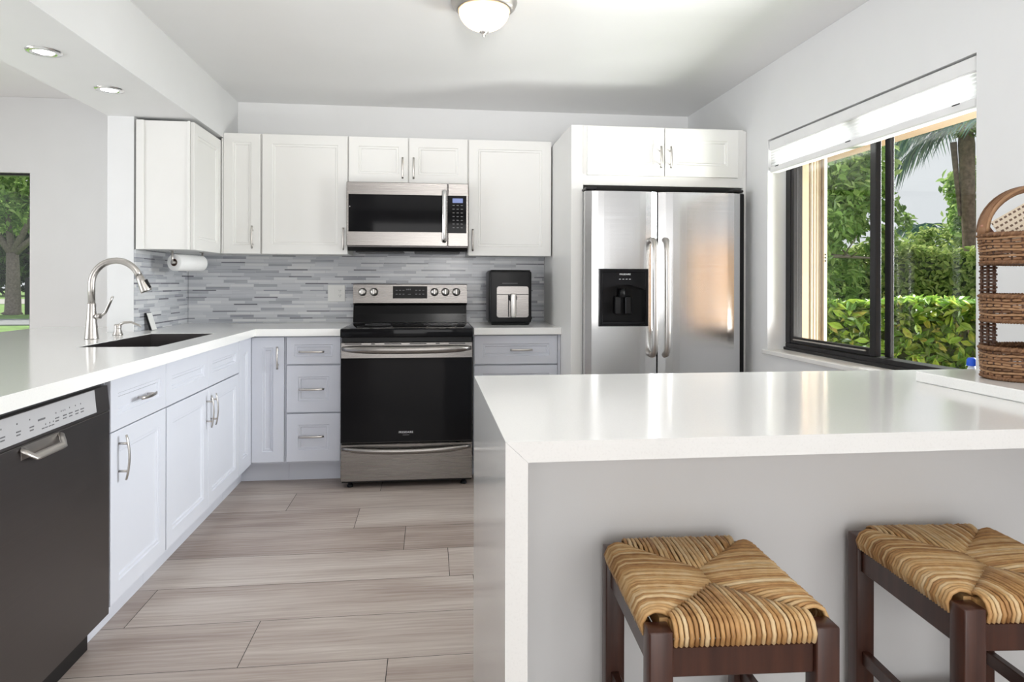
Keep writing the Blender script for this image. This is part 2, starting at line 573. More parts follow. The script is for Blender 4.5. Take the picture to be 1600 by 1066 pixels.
    def link(s, name, m, parent=None, loc=None, local=False, label=None):
        """one mesh object. World-space geometry is moved into the root's space."""
        bmesh.ops.recalc_face_normals(s.bm, faces=s.bm.faces)
        root = parent
        while root is not None and root.parent is not None:
            root = root.parent
        if not local:
            o0 = Vector(loc) if loc is not None else (root.location.copy() if root is not None else Vector((0, 0, 0)))
            if o0.length:
                bmesh.ops.translate(s.bm, vec=-o0, verts=s.bm.verts)
        me = bpy.data.meshes.new(name)
        s.bm.to_mesh(me)
        s.bm.free()
        ms = m if isinstance(m, (list, tuple)) else [m]
        for x in ms:
            me.materials.append(x)
        o = bpy.data.objects.new(name, me)
        COL.objects.link(o)
        if parent is not None:
            o.parent = parent
        elif loc is not None:
            o.location = loc
        if label:
            o['label'] = label
        return o


def tag(o, label, cat, group=None, kind=None):
    o['label'] = label
    o['category'] = cat
    if group:
        o['group'] = group
    if kind:
        o['kind'] = kind
    return o


def thing(name, label, cat, loc, group=None, kind=None):
    o = bpy.data.objects.new(name, None)
    o.empty_display_size = 0.05
    COL.objects.link(o)
    o.location = loc
    return tag(o, label, cat, group, kind)


def struct(o, label, cat='structure'):
    return tag(o, label, cat, None, 'structure')


def text(body, size, loc, m, parent, name='logo', rotx=PI / 2, rotz=0.0):
    cu = bpy.data.curves.new(name, 'FONT')
    cu.body = body
    cu.size = size
    cu.align_x = 'CENTER'
    cu.align_y = 'CENTER'
    cu.extrude = 0.0004
    cu.materials.append(m)
    tmp = bpy.data.objects.new(name, cu)
    COL.objects.link(tmp)
    dg = bpy.context.evaluated_depsgraph_get()
    me_ = bpy.data.meshes.new_from_object(tmp.evaluated_get(dg))
    bpy.data.objects.remove(tmp)
    o = bpy.data.objects.new(name, me_)
    COL.objects.link(o)
    root = parent
    while root.parent is not None:
        root = root.parent
    o.location = Vector(loc) - root.location
    o.rotation_euler = (rotx, 0, rotz)
    o.parent = parent
    return o


def copy_tree(o, parent=None):
    c = o.copy()
    COL.objects.link(c)
    if parent is not None:
        c.parent = parent
    for ch in [x for x in bpy.data.objects if x.parent == o]:
        copy_tree(ch, c)
    return c


X3, Y3, Z3 = Vector((1, 0, 0)), Vector((0, 1, 0)), Vector((0, 0, 1))
DOOR = [(0, -0.02), (0, -0.0015), (0.0015, 0)]


def door_prof(fr):
    return DOOR + [(fr, 0), (fr + 0.003, -0.005), (fr + 0.013, -0.005), (fr + 0.017, -0.010)]


def front(parent, name, facing, a0, a1, z0, z1, plane, m, fr=0.060):
    """a five-piece door or drawer front. facing '-Y': a is X; facing '+X': a is Y"""
    b = B()
    w, h = a1 - a0, z1 - z0
    if facing == '-Y':
        b.rings((a0, plane, z0), X3, Z3, -Y3, w, h, door_prof(fr))
    else:
        b.rings((plane, a0, z0), Y3, Z3, X3, w, h, door_prof(fr))
    return b.link(name, m, parent)


def pull(parent, facing, a, z, plane, vertical=True, L=0.132, name='handle'):
    """bowed bar pull on two posts"""
    N = -Y3 if facing == '-Y' else X3
    A = X3 if facing == '-Y' else Y3
    C = (Vector((a, plane, z)) if facing == '-Y' else Vector((plane, a, z)))
    D = Z3 if vertical else A
    S = A if vertical else Z3
    b = B()
    pts, rs = [], []
    for i in range(11):
        t = -1 + 2 * i / 10
        pts.append(C + D * (t * L / 2) + N * (0.024 + 0.010 * (1 - t * t)))
        rs.append(0.0052)
    b.tube(pts, rs, 8, flat=(1.15, 0.62, S))
    for t in (-0.62, 0.62):
        p = C + D * (t * L / 2)
        b.tube([p + N * 0.0002, p + N * 0.028], 0.0042, 8)
    return b.link(name, M['nickel'], parent)


# ================================================================== THE ROOM
XR, XW = 1.849, 2.085           # right wall, inner and outer face
YB = 4.741                     # back wall
YF = 4.80                      # living room far wall
ZC = 2.40

# floor: planks along X, each one a face with its own value; narrow dark gaps between
rng = random.Random(4)
PW, PL = 0.2955, 1.222
ends = {0: -0.13, 1: -0.59, 2: -1.045, 3: 0.082, 4: -0.115, 5: -0.365, 6: -0.745, 7: -0.28, 8: -0.62}
verts, faces, vals = [], [], []
verts += [(-4.9, -3.3, -0.004), (2.2, -3.3, -0.004), (2.2, 5.0, -0.004), (-4.9, 5.0, -0.004)]
faces.append((0, 1, 2, 3))
vals.append(-1.0)
GAP = 0.0012
for k in range(-20, 11):
    y0 = 1.898 + PW * k
    y1 = y0 + PW
    if y1 < -3.2 or y0 > 4.95:
        continue
    e = ends.get(k, rng.uniform(-0.6, 0.6))
    x = e - PL * 4
    while x < 2.2:
        xa, xb = max(x, -4.9) + GAP, min(x + PL, 2.2) - GAP
        if xb > xa:
            i = len(verts)
            ya, yb = max(y0, -3.3) + GAP, min(y1, 5.0) - GAP
            verts += [(xa, ya, 0), (xb, ya, 0), (xb, yb, 0), (xa, yb, 0)]
            faces.append((i, i + 1, i + 2, i + 3))
            vals.append(rng.random())
        x += PL
me = bpy.data.meshes.new('floor')
me.from_pydata(verts, [], faces)
at_ = me.attributes.new('plank', 'FLOAT', 'FACE')
at_.data.foreach_set('value', vals)
me.materials.append(M['floor'])
me.materials.append(M['shadow'])
me.polygons[0].material_index = 1
floor = bpy.data.objects.new('floor', me)
COL.objects.link(floor)
struct(floor, 'grey oak plank floor running across the kitchen', 'floor')

struct(B().box(-4.9, XW, -3.3, 5.0, ZC, ZC + 0.15).link('ceiling', M['ceil']), 'white satin ceiling', 'ceiling')
struct(B().box(-1.735, -1.278, -3.2, YB, 2.094, ZC - 0.0005).link('ceiling_soffit', M['wall']), 'dropped white soffit over the sink counter', 'soffit')
struct(B().box(-1.60, XW + 0.1, YB, YB + 0.15, 0, ZC - 0.0005).link('wall_back', M['wall']), 'white wall behind the cooker', 'wall')
struct(B().box(-1.735, -1.60, 3.92, YF, 0, 2.0935).link('wall_left', M['wall']), 'short white wall end beside the sink', 'wall')
# living room far wall with the glazed door opening
b = B()
b.box(-4.9, -4.1, YF, YF + 0.15, 0, ZC - 0.0005)
b.box(-4.1, -2.60, YF, YF + 0.15, 1.907, ZC - 0.0005)
b.box(-2.60, -1.60, YF, YF + 0.15, 0, ZC - 0.0005)
struct(b.link('wall_far', M['wall']), 'far wall of the living room beyond the sink counter', 'wall')
b = B()
b.box(-4.85, -4.7, -3.3, 0.3, 0, ZC - 0.0005)
b.box(-4.85, -4.7, 2.9, YF, 0, ZC - 0.0005)
b.box(-4.85, -4.7, 0.3, 2.9, 0, 0.3)
b.box(-4.85, -4.7, 0.3, 2.9, 2.2, ZC - 0.0005)
struct(b.link('wall_side', M['wall']), 'side wall of the living room', 'wall')
b = B()
b.box(-4.9, -0.95, -3.2, -3.05, 0, ZC - 0.0005)
b.box(1.65, XW, -3.2, -3.05, 0, ZC - 0.0005)
b.box(-0.95, 1.65, -3.2, -3.05, 2.2, ZC - 0.0005)
struct(b.link('wall_rear', M['wall']), 'wall behind the viewer with the patio door', 'wall')
# right wall with the window opening
WY0, WY1, WZ0, WZ1 = 2.118, 3.563, 0.805, 1.985
b = B()
b.box(XR, 2.03, -3.2, WY0, 0, ZC - 0.0005)
b.box(XR, 2.03, WY1, YB, 0, ZC - 0.0005)
b.box(XR, 2.03, WY0, WY1, 0, WZ0)
b.box(XR, 2.03, WY0, WY1, WZ1, ZC - 0.0005)
struct(b.link('wall_right', M['wall']), 'white wall on the right with the window', 'wall')
b = B()
b.box(2.031, XW, -3.2, WY0, -0.2, ZC + 0.1)
b.box(2.031, XW, WY1 - 0.01, YB + 0.3, -0.2, ZC + 0.1)
b.box(2.031, XW, WY0, WY1 - 0.01, -0.2, WZ0)
b.box(2.031, XW, WY0, WY1 - 0.01, WZ1, ZC + 0.1)
struct(b.link('wall_outer', M['tan']), 'tan stucco outer face of the house wall around the window', 'wall')
struct(B().box(XW + 0.001, 2.84, -3.2, 7.0, 2.065, 2.20).link('roof_eave', M['eave']), 'tan underside of the roof overhang outside the window', 'eave')
# tiled backsplash
struct(B().box(-1.588, 0.796, YB - 0.010, YB - 0.0005, 0.9225, 1.60).link('backsplash_back', M['tile']), 'grey linear mosaic backsplash behind the cooker', 'backsplash')
struct(B().box(-1.5995, -1.590, 3.925, YB - 0.0005, 0.9225, 1.372).link('backsplash_left', M['tile']), 'pale blue grey linear mosaic backsplash beside the sink', 'backsplash')

# window_1: dark frame, sliding sash, two panes, marble sill
win = thing('window_1', 'dark bronze sliding window over the right end of the counter', 'window', (1.98, 2.84, WZ0), kind='structure')
b = B()
FX0, FX1 = 1.953, 2.028
b.box(FX0, FX1, WY0, WY1, 0.8305, 0.868, 0.003)
b.box(FX0, FX1, WY0, WY1, 1.90, WZ1, 0.003)
b.box(FX0, FX1, WY1 - 0.045, WY1, 0.868, 1.90, 0.003)
b.box(FX0, FX1, WY0, WY0 + 0.045, 0.868, 1.90, 0.003)
b.box(FX0 - 0.012, FX0, WY0, WY1, 0.8305, 0.846, 0.002)
b.link('window_frame', M['bronze'], win)
b = B()
b.box(1.957, 1.985, 2.80, 2.842, 0.87, 1.90, 0.003)
b.box(1.957, 1.985, WY1 - 0.075, WY1 - 0.046, 0.87, 1.90, 0.003)
b.box(1.957, 1.985, 2.842, WY1 - 0.075, 0.87, 0.905, 0.003)
b.link('sash', M['bronze'], win)
b = B()
b.box(1.945, 1.956, 2.86, WY1 - 0.09, 0.888, 0.895, 0.002)
b.link('track_strip', M['nickel'], win)
b = B()
b.box(1.992, 2.012, 2.752, 2.79, 0.87, 1.90, 0.003)
b.link('fixed_stile', M['bronze'], win)
B().box(1.969, 1.973, 2.842, WY1 - 0.075, 0.905, 1.90).link('pane', M['glass'], win)
B().box(2.000, 2.004, WY0 + 0.045, 2.752, 0.868, 1.90).link('pane', M['glass'], win)
B().box(1.828, 1.952, WY0 - 0.02, WY1 + 0.03, 0.8055, 0.830, 0.004).link('window_sill', M['marble'], win)

# window_2: glazed door of the living room
win2 = thing('window_2', 'dark framed glass door on the far left wall of the living room', 'window', (-3.35, YF + 0.05, 0), kind='structure')
b = B()
b.box(-2.618, -2.601, YF + 0.03, YF + 0.09, 0, 1.906)
b.box(-4.099, -4.06, YF + 0.03, YF + 0.09, 0, 1.906)
b.box(-4.06, -2.618, YF + 0.03, YF + 0.09, 1.892, 1.906)
b.box(-4.06, -2.618, YF + 0.03, YF + 0.09, 0, 0.06)
b.link('window_frame', M['bronze'], win2)
B().box(-4.06, -2.618, YF + 0.058, YF + 0.062, 0.06, 1.892).link('pane', M['glass'], win2)

# ================================================================== BLIND
bl = thing('roller_blind', 'white pleated blind pulled up to the top of the window', 'blind', (1.90, 2.84, 1.80))
BY0, BY1 = WY0 + 0.008, WY1 - 0.006
B().box(1.853, 1.935, BY0, BY1, 1.925, 1.978, 0.004).link('head_rail', M['blind_solid'], bl)
b = B()
n = 6
for i in range(n):
    z1 = 1.924 - i * 0.0147
    b.prism([(1.866, z1), (1.861, z1 - 0.0073), (1.866, z1 - 0.0146), (1.8675, z1 - 0.0146), (1.8625, z1 - 0.0073), (1.8675, z1)], 'Y', BY0 + 0.004, BY1 - 0.004)
b.link('pleated_fabric', M['blind'], bl)
B().box(1.856, 1.905, BY0 + 0.002, BY1 - 0.002, 1.802, 1.836, 0.005).link('bottom_rail', M['blind_solid'], bl)
for y in (2.20, 2.83, 3.46):
    B().box(1.8535, 1.8565, y, y + 0.035, 1.829, 1.833).link('rail_clip', M['shadow'], bl)

# ================================================================== COUNTERS
CT0, CT1 = 0.880, 0.922
XC, YC = -1.005, 4.095
SX0, SX1, SY0, SY1 = -1.465, -1.135, 3.02, 3.80
b = B()
xs = [-2.30, -1.74, -1.599, SX0, SX1, XC, -0.516]
ys = [0.95, SY0, SY1, 3.915, YC, 4.38, YB - 0.012]


def l_shape(x, y):
    if SX0 < x < SX1 and SY0 < y < SY1:
        return False
    if x < -1.74:
        return y < 4.38
    if x < -1.599:
        return y < 3.915
    if x < XC:
        return True
    return y > YC


b.slab(xs, ys, l_shape, CT0, CT1)
tag(b.link('kitchen_countertop', M['quartz']), 'long white quartz countertop turning the corner from the sink to the cooker', 'countertop')
tag(B().box(0.262, 0.798, YC, YB - 0.012, CT0, CT1, 0.002).link('countertop_piece', M['quartz']), 'short white quartz countertop right of the cooker under the air fryer', 'countertop')

# sink
sk = thing('kitchen_sink', 'steel undermount sink basin in the long white counter', 'sink', (-1.30, 3.41, 0.70))
b = B()
t = 0.006
b.box(SX0 - 0.012, SX0, SY0 - 0.012, SY1 + 0.012, 0.70, CT0 - 0.001)
b.box(SX1, SX1 + 0.012, SY0 - 0.012, SY1 + 0.012, 0.70, CT0 - 0.001)
b.box(SX0, SX1, SY0 - 0.012, SY0, 0.70, CT0 - 0.001)
b.box(SX0, SX1, SY1, SY1 + 0.012, 0.70, CT0 - 0.001)
b.box(SX0 - 0.012, SX1 + 0.012, SY0 - 0.012, SY1 + 0.012, 0.69, 0.70)
# steel lining up to the counter surface
b.box(SX0 + 0.0003, SX0 + 0.003, SY0 + 0.0003, SY1 - 0.0003, 0.70, CT1 - 0.003)
b.box(SX1 - 0.003, SX1 - 0.0003, SY0 + 0.0003, SY1 - 0.0003, 0.70, CT1 - 0.003)
b.box(SX0 + 0.003, SX1 - 0.003, SY0 + 0.0003, SY0 + 0.003, 0.70, CT1 - 0.003)
b.box(SX0 + 0.003, SX1 - 0.003, SY1 - 0.003, SY1 - 0.0003, 0.70, CT1 - 0.003)
b.link('basin', M['darksteel'], sk)
B().lathe([(0.045, 0), (0.045, 0.003), (0.03, 0.004), (0.012, 0.001)], (-1.30, 3.41, 0.7005)).link('drain', M['chrome'], sk)

# faucet
FXc, FYc = -1.60, 3.46
fa = thing('kitchen_faucet', 'tall brushed nickel gooseneck faucet standing behind the sink', 'faucet', (FXc, FYc, CT1))
b = B()
b.lathe([(0.031, 0), (0.031, 0.004), (0.029, 0.012), (0.025, 0.06), (0.0205, 0.11), (0.0185, 0.165), (0.0172, 0.17)], (FXc, FYc, CT1 + 0.0003), seg=28)
b.link('base_column', M['nickel'], fa)
b = B()
pts = [(FXc, FYc, CT1 + 0.168), (FXc, FYc, CT1 + 0.25)]
R = 0.103
for i in range(17):
    a = PI - i * (PI * 0.90) / 16
    pts.append((FXc + R + R * math.cos(a), FYc + 0.03 * (i / 16), CT1 + 0.268 + R * 1.03 * math.sin(a)))
b.tube(pts, 0.0155, 14)
b.link('gooseneck', M['nickel'], fa)
e0, e1 = Vector(pts[-2]), Vector(pts[-1])
dv = (e1 - e0).normalized()
b = B()
b.tube([e1 - dv * 0.002, e1 + dv * 0.028, e1 + dv * 0.075, e1 + dv * 0.082], [0.0165, 0.0185, 0.0265, 0.0255], 18)
sp = b.link('spray_head', M['nickel'], fa)
pr = e1 + dv * 0.045 + Vector((0.0235, -0.004, 0.004))
B().tube([pr - dv * 0.022, pr + dv * 0.022], [0.007, 0.008], 10, flat=(1, 0.9, (1, 0, 0))).link('spray_button', M['black'], sp)
b = B()
hp = Vector((FXc + 0.018, FYc - 0.004, CT1 + 0.105))
b.tube([hp, hp + Vector((0.024, -0.004, 0.004))], 0.0135, 14)
b.tube([hp + Vector((0.026, -0.004, 0.004)), hp + Vector((0.05, -0.01, 0.022)), hp + Vector((0.075, -0.014, 0.075)), hp + Vector((0.085, -0.015, 0.098))], [0.009, 0.008, 0.0075, 0.006], 10, flat=(1.1, 0.8, (0, 1, 0)))
b.link('lever_handle', M['nickel'], fa)

# soap dispenser
DX, DY = -1.585, 3.70
sd = thing('soap_dispenser', 'small brushed nickel soap pump on the counter right of the tall faucet', 'soap dispenser', (DX, DY, CT1))
b = B()
b.lathe([(0.024, 0), (0.024, 0.004), (0.021, 0.010), (0.0155, 0.03), (0.0165, 0.034), (0.0165, 0.052), (0.012, 0.056), (0.0, 0.057)], (DX, DY, CT1 + 0.0003), seg=22, cap1=False)
b.link('pump_body', M['nickel'], sd)
b = B()
b.tube([(DX, DY, CT1 + 0.048), (DX + 0.03, DY, CT1 + 0.064), (DX + 0.065, DY, CT1 + 0.066), (DX + 0.10, DY, CT1 + 0.050), (DX + 0.112, DY, CT1 + 0.042)], [0.008, 0.0065, 0.0058, 0.005, 0.0045], 10)
b.link('spout', M['nickel'], sd)

# small slab leaning on the tiles
ls = thing('small_frame', 'small dark slab with a white face leaning against the tiles near the soap pump', 'frame', (-1.575, 4.06, CT1))
b = B()
b.prism([(-1.560, CT1 + 0.0005), (-1.548, CT1 + 0.0005), (-1.577, CT1 + 0.098), (-1.586, CT1 + 0.098)], 'Y', 4.03, 4.10)
b.link('back_panel', M['black'], ls)
b = B()
b.prism([(-1.5475, CT1 + 0.002), (-1.545, CT1 + 0.002), (-1.574, CT1 + 0.097), (-1.5765, CT1 + 0.097)], 'Y', 4.032, 4.098)
b.link('face_panel', M['plate'], ls)

# ================================================================== LOWER CABINETS, SINK SIDE (fronts face +X)
PX = -1.035
GREYS = 'pale grey base cabinets'


def carcass(parent, y0, y1, xb=-1.597, toe=True):
    b = B()
    b.box(xb, PX - 0.0205, y0, y1, 0.125, CT0 - 0.001)
    b.link('cabinet_body', M['grey'], parent)
    b = B()
    b.box(xb, PX - 0.085, y0, y1, 0.0005, 0.1245)
    b.link('toe_kick', M['grey'], parent)


c = thing('base_cabinet', 'pale grey base cabinet with one drawer over one door, right of the dark dishwasher', 'cabinet', (-1.3, 2.6, 0), GREYS)
carcass(c, 2.365, 2.8365)
d = front(c, 'drawer', '+X', 2.368, 2.834, 0.700, 0.872, PX, M['grey'], 0.050)
pull(d, '+X', 2.615, 0.782, PX, False)
d = front(c, 'door', '+X', 2.368, 2.834, 0.130, 0.696, PX, M['grey'])
pull(d, '+X', 2.425, 0.605, PX, True, 0.15)

c = thing('sink_cabinet', 'pale grey double door base cabinet under the sink with two false drawer fronts', 'cabinet', (-1.3, 3.35, 0), GREYS)
b = B()
b.box(-1.597, PX - 0.0205, 2.8375, 3.875, 0.125, 0.66)
b.box(PX - 0.05, PX - 0.0205, 2.8375, 3.875, 0.66, CT0 - 0.001)
b.link('cabinet_body', M['grey'], c)
B().box(-1.597, PX - 0.085, 2.8375, 3.875, 0.0005, 0.1245).link('toe_kick', M['grey'], c)
front(c, 'drawer_front', '+X', 2.838, 3.356, 0.700, 0.872, PX, M['grey'], 0.058)
front(c, 'drawer_front', '+X', 3.3562, 3.872, 0.700, 0.872, PX, M['grey'], 0.058)
d = front(c, 'door', '+X', 2.846, 3.353, 0.130, 0.694, PX, M['grey'])
pull(d, '+X', 3.325, 0.590, PX, True, 0.15)
d = front(c, 'door', '+X', 3.357, 3.872, 0.130, 0.694, PX, M['grey'])
pull(d, '+X', 3.390, 0.590, PX, True, 0.15)

c = thing('corner_cabinet', 'pale grey corner base cabinet with two narrow doors meeting in the inner corner', 'cabinet', (-1.3, 4.3, 0), GREYS)
b = B()
b.slab([-1.597, PX - 0.0205, -0.842], [3.877, 4.151, YB - 0.001], lambda x, y: x < PX - 0.0205 or y > 4.151, 0.125, CT0 - 0.001)
b.link('cabinet_body', M['grey'], c)
b = B()
b.slab([-1.597, PX - 0.085, -0.842], [3.877, 4.245, YB - 0.001], lambda x, y: x < PX - 0.085 or y > 4.245, 0.0005, 0.1245)
b.link('toe_kick', M['grey'], c)
front(c, 'door', '+X', 3.880, 4.127, 0.130, 0.872, PX, M['grey'], 0.075)
d = front(c, 'door', '-Y', PX + 0.0005, -0.850, 0.138, 0.872, 4.130, M['grey'], 0.062)
pull(d, '-Y', -0.884, 0.752, 4.130, True)

# drawer unit
c = thing('drawer_cabinet', 'grey base cabinet with three stacked drawers left of the cooker', 'cabinet', (-0.68, 4.4, 0), GREYS)
B().box(-0.841, -0.519, 4.151, YB - 0.001, 0.125, CT0 - 0.001).link('cabinet_body', M['grey'], c)
B().box(-0.841, -0.519, 4.245, YB - 0.001, 0.0005, 0.1245).link('toe_kick', M['grey'], c)
for z0, z1, zp in ((0.712, 0.872, 0.786), (0.428, 0.704, 0.566), (0.138, 0.420, 0.288)):
    d = front(c, 'drawer', '-Y', -0.836, -0.526, z0, z1, 4.130, M['grey'], 0.066 if z1 - z0 > 0.2 else 0.045)
    pull(d, '-Y', -0.690, zp, 4.130, False, 0.145)
# cabinet right of the cooker
c = thing('drawer_cabinet', 'grey base cabinet with wide drawers right of the cooker, half hidden by the white island', 'cabinet', (0.53, 4.4, 0), GREYS)
B().box(0.262, 0.792, 4.151, YB - 0.001, 0.125, CT0 - 0.001).link('cabinet_body', M['grey'], c)
B().box(0.262, 0.792, 4.245, YB - 0.001, 0.0005, 0.1245).link('toe_kick', M['grey'], c)
B().box(0.782, 0.797, 4.132, 4.150, 0.125, CT0 - 0.001).link('filler_strip', M['grey'], c)
for z0, z1, zp in ((0.698, 0.872, 0.786), (0.138, 0.690, 0.60)):
    d = front(c, 'drawer', '-Y', 0.267, 0.779, z0, z1, 4.130, M['grey'], 0.050)
    pull(d, '-Y', 0.553, zp, 4.130, False, 0.135)

# end panel of the peninsula beyond the dishwasher and its back panel
c = thing('peninsula_base', 'pale grey cabinet run under the near end of the long counter', 'cabinet', (-1.3, 1.3, 0), GREYS)
B().box(-1.60, -1.0555, 0.99, 1.745, 0.125, CT0 - 0.001).link('cabinet_body', M['grey'], c)
B().box(-1.60, -1.12, 0.99, 1.745, 0.0005, 0.1245).link('toe_kick', M['grey'], c)
front(c, 'door', '+X', 1.0, 1.742, 0.130, 0.872, PX, M['grey'])
B().box(-1.735, -1.602, 0.99, 3.915, 0.0005, CT0 - 0.001).link('back_panel', M['wall'], c)

# ================================================================== DISHWASHER
dw = thing('dishwasher', 'dark stainless dishwasher with a silver control strip under the near end of the long counter', 'dishwasher', (-1.3, 2.05, 0))
DY0, DY1 = 1.752, 2.356
B().box(-1.595, -1.062, DY0, DY1, 0.09, 0.868).link('tub', M['shadow'], dw)
B().box(-1.595, -1.10, DY0, DY1, 0.0005, 0.0895).link('toe_panel', M['black'], dw)
b = B()
b.box(-1.061, -1.032, DY0 + 0.003, DY1 - 0.004, 0.115, 0.777, 0.003)
dd = b.link('door', M['darksteel'], dw)
b = B()
b.prism([(-1.061, 0.7785), (-1.032, 0.7785), (-1.040, 0.858), (-1.061, 0.858)], 'Y', DY0 + 0.003, DY1 - 0.004)
cp = b.link('control_panel', M['darksteel'], dw)
b = B()
b.prism([(-1.0318, 0.787), (-1.0305, 0.787), (-1.0375, 0.8565), (-1.0395, 0.8565)], 'Y', DY0 + 0.003, 2.262)
stp = b.link('control_strip', M['strip'], cp, label='silver control strip')


def strip_x(z):
    return -1.0305 - (z - 0.787) * (0.0070 / 0.0695) + 0.0006


for y, z, w in ((1.79, 0.832, 0.004), (1.855, 0.832, 0.004), (1.91, 0.832, 0.004), (2.035, 0.826, 0.003), (2.062, 0.826, 0.003), (2.072, 0.826, 0.003), (2.082, 0.826, 0.003), (2.107, 0.828, 0.003), (2.14, 0.828, 0.003), (2.17, 0.828, 0.003), (1.98, 0.806, 0.003), (2.0, 0.806, 0.003), (2.018, 0.806, 0.003)):
    B().box(strip_x(z) - 0.0006, strip_x(z), y, y + w, z, z + 0.004).link('button_mark', M['print'], stp)
for y in (1.785, 1.85, 1.908, 2.03, 2.07, 2.102, 2.137, 2.168):
    for z, w in ((0.812, 0.020), (0.804, 0.017)):
        B().box(strip_x(z) - 0.0006, strip_x(z), y, y + w, z, z + 0.0034).link('button_mark', M['print'], stp)
for y in (1.962, 1.978, 1.995, 2.010):
    B().box(strip_x(0.798) - 0.0006, strip_x(0.798), y, y + 0.012, 0.798, 0.8008).link('button_mark', M['print'], stp)
B().box(strip_x(0.822) - 0.0006, strip_x(0.822), 1.948, 1.982, 0.822, 0.827).link('logo', M['print'], stp)
# scoop handle
b = B()
ya, yb = 1.865, 2.055
prof = [(-1.0325, 0.760), (-1.012, 0.752), (-1.000, 0.738), (-1.003, 0.722), (-1.014, 0.712), (-1.0325, 0.707), (-1.0325, 0.714), (-1.016, 0.719), (-1.008, 0.727), (-1.0065, 0.738), (-1.015, 0.746), (-1.0325, 0.753)]
outer = []
N_ = 14
b2 = []
for i in range(N_ + 1):
    t = i / N_
    y = ya + (yb - ya) * t
    k = min(1.0, math.sin(PI * min(max(t, 0.0), 1.0)) * 2.4 + 0.02)
    b2.append((y, k))
pts = []
for y, k in b2:
    pts.append(Vector((-1.031 + 0.022 * k, y, 0.768 - 0.026 * k)))
b.tube(pts, 0.0075, 10, flat=(0.55, 1.5, (0.7, 0, 0.7)))
for y, k in b2[2:-2]:
    pass
b.box(-1.0325, -1.0315, ya + 0.004, yb - 0.004, 0.738, 0.772, 0.0003)
b.link('pocket_handle', M['nickel'], dd, label='bright curved pocket handle')

# ================================================================== UPPER CABINETS
UZ0, UZ1 = 1.374, 2.127
UY = 4.417
WH = 'white wall cabinets'


def ubox(c, x0, x1, z0=UZ0, z1=UZ1, y1=YB - 0.011):
    B().box(x0, x1, UY + 0.0205, y1, z0, z1).link('cabinet_body', M['white'], c)


# cabinet on the left wall, seen from its end
c = thing('wall_cabinet', 'white wall cabinet on the left wall over the paper towel, its blank end facing us', 'cabinet', (-1.45, 4.2, 1.373), WH)
B().box(-1.588, -1.312, 3.925, YB - 0.011, 1.374, 2.076).link('cabinet_body', M['white'], c)
B().box(-1.588, -1.548, 3.918, 3.9245, 1.372, 2.078, 0.001).link('end_stile', M['white'], c)
B().box(-1.322, -1.309, 3.918, 3.9245, 1.372, 2.078, 0.001).link('end_stile', M['white'], c)
front(c, 'door', '+X', 3.93, 4.410, 1.372, 2.074, -1.290, M['white'], 0.062)

c = thing('wall_cabinet', 'narrow white wall cabinet in the corner with a single slim door', 'cabinet', (-1.17, 4.6, UZ0), WH)
B().box(-1.2765, -1.0525, UY + 0.0205, YB - 0.011, UZ0, UZ1).link('cabinet_body', M['white'], c)
b = B()
d = front(c, 'door', '-Y', -1.2765, -1.056, UZ0 - 0.002, UZ1 - 0.004, UY, M['white'], 0.055)
pull(d, '-Y', -1.100, 1.475, UY, True, 0.14)
B().box(-1.288, -1.278, UY - 0.0, UY + 0.02, UZ0, 2.09).link('corner_filler', M['white'], c)

c = thing('wall_cabinet', 'wide white wall cabinet left of the microwave with one large door', 'cabinet', (-0.78, 4.6, UZ0), WH)
ubox(c, -1.051, -0.5195)
d = front(c, 'door', '-Y', -1.044, -0.522, UZ0 - 0.002, UZ1 - 0.004, UY, M['white'])
pull(d, '-Y', -0.545, 1.470, UY, True, 0.14)

c = thing('wall_cabinet', 'short white wall cabinet with two small doors above the microwave', 'cabinet', (-0.14, 4.6, 1.826), WH)
ubox(c, -0.5185, 0.2425, 1.826)
d = front(c, 'door', '-Y', -0.514, -0.142, 1.828, UZ1 - 0.004, UY, M['white'])
pull(d, '-Y', -0.176, 1.925, UY, True, 0.135)
d = front(c, 'door', '-Y', -0.136, 0.238, 1.828, UZ1 - 0.004, UY, M['white'])
pull(d, '-Y', -0.106, 1.925, UY, True, 0.135)

c = thing('wall_cabinet', 'white wall cabinet with one large door over the air fryer', 'cabinet', (0.52, 4.6, UZ0), WH)
ubox(c, 0.2435, 0.7925)
d = front(c, 'door', '-Y', 0.248, 0.789, UZ0 - 0.004, UZ1 - 0.004, UY, M['white'])
pull(d, '-Y', 0.273, 1.470, UY, True, 0.14)

# ================================================================== FRIDGE SURROUND
fs = thing('fridge_surround', 'tall white cabinet boxing in the refrigerator with two doors above it', 'cabinet', (1.32, 4.2, 0), WH)
EY = 3.82
b = B()
b.box(0.799, 0.868, EY, EY + 0.02, 0.0005, 2.098, 0.001)
b.box(0.799, 0.817, EY + 0.02, YB - 0.011, 0.0005, 2.098)
b.link('side_panel', M['white'], fs)
b = B()
b.box(1.826, 1.847, EY, EY + 0.02, 0.0005, 2.09, 0.001)
b.link('filler_strip', M['white'], fs)
b = B()
b.box(0.868, 1.826, EY, EY + 0.02, 1.757, 2.097)
b.box(0.817, 1.847, EY + 0.02, YB - 0.001, 1.757, 2.097)
b.link('bridge_box', M['white'], fs)
d = front(fs, 'door', '-Y', 0.888, 1.341, 1.812, 2.090, EY - 0.0205, M['white'], 0.066)
pull(d, '-Y', 1.314, 1.918, EY - 0.0205, True, 0.125)
d = front(fs, 'door', '-Y', 1.346, 1.790, 1.812, 2.090, EY - 0.0205, M['white'], 0.066)
pull(d, '-Y', 1.373, 1.918, EY - 0.0205, True, 0.125)

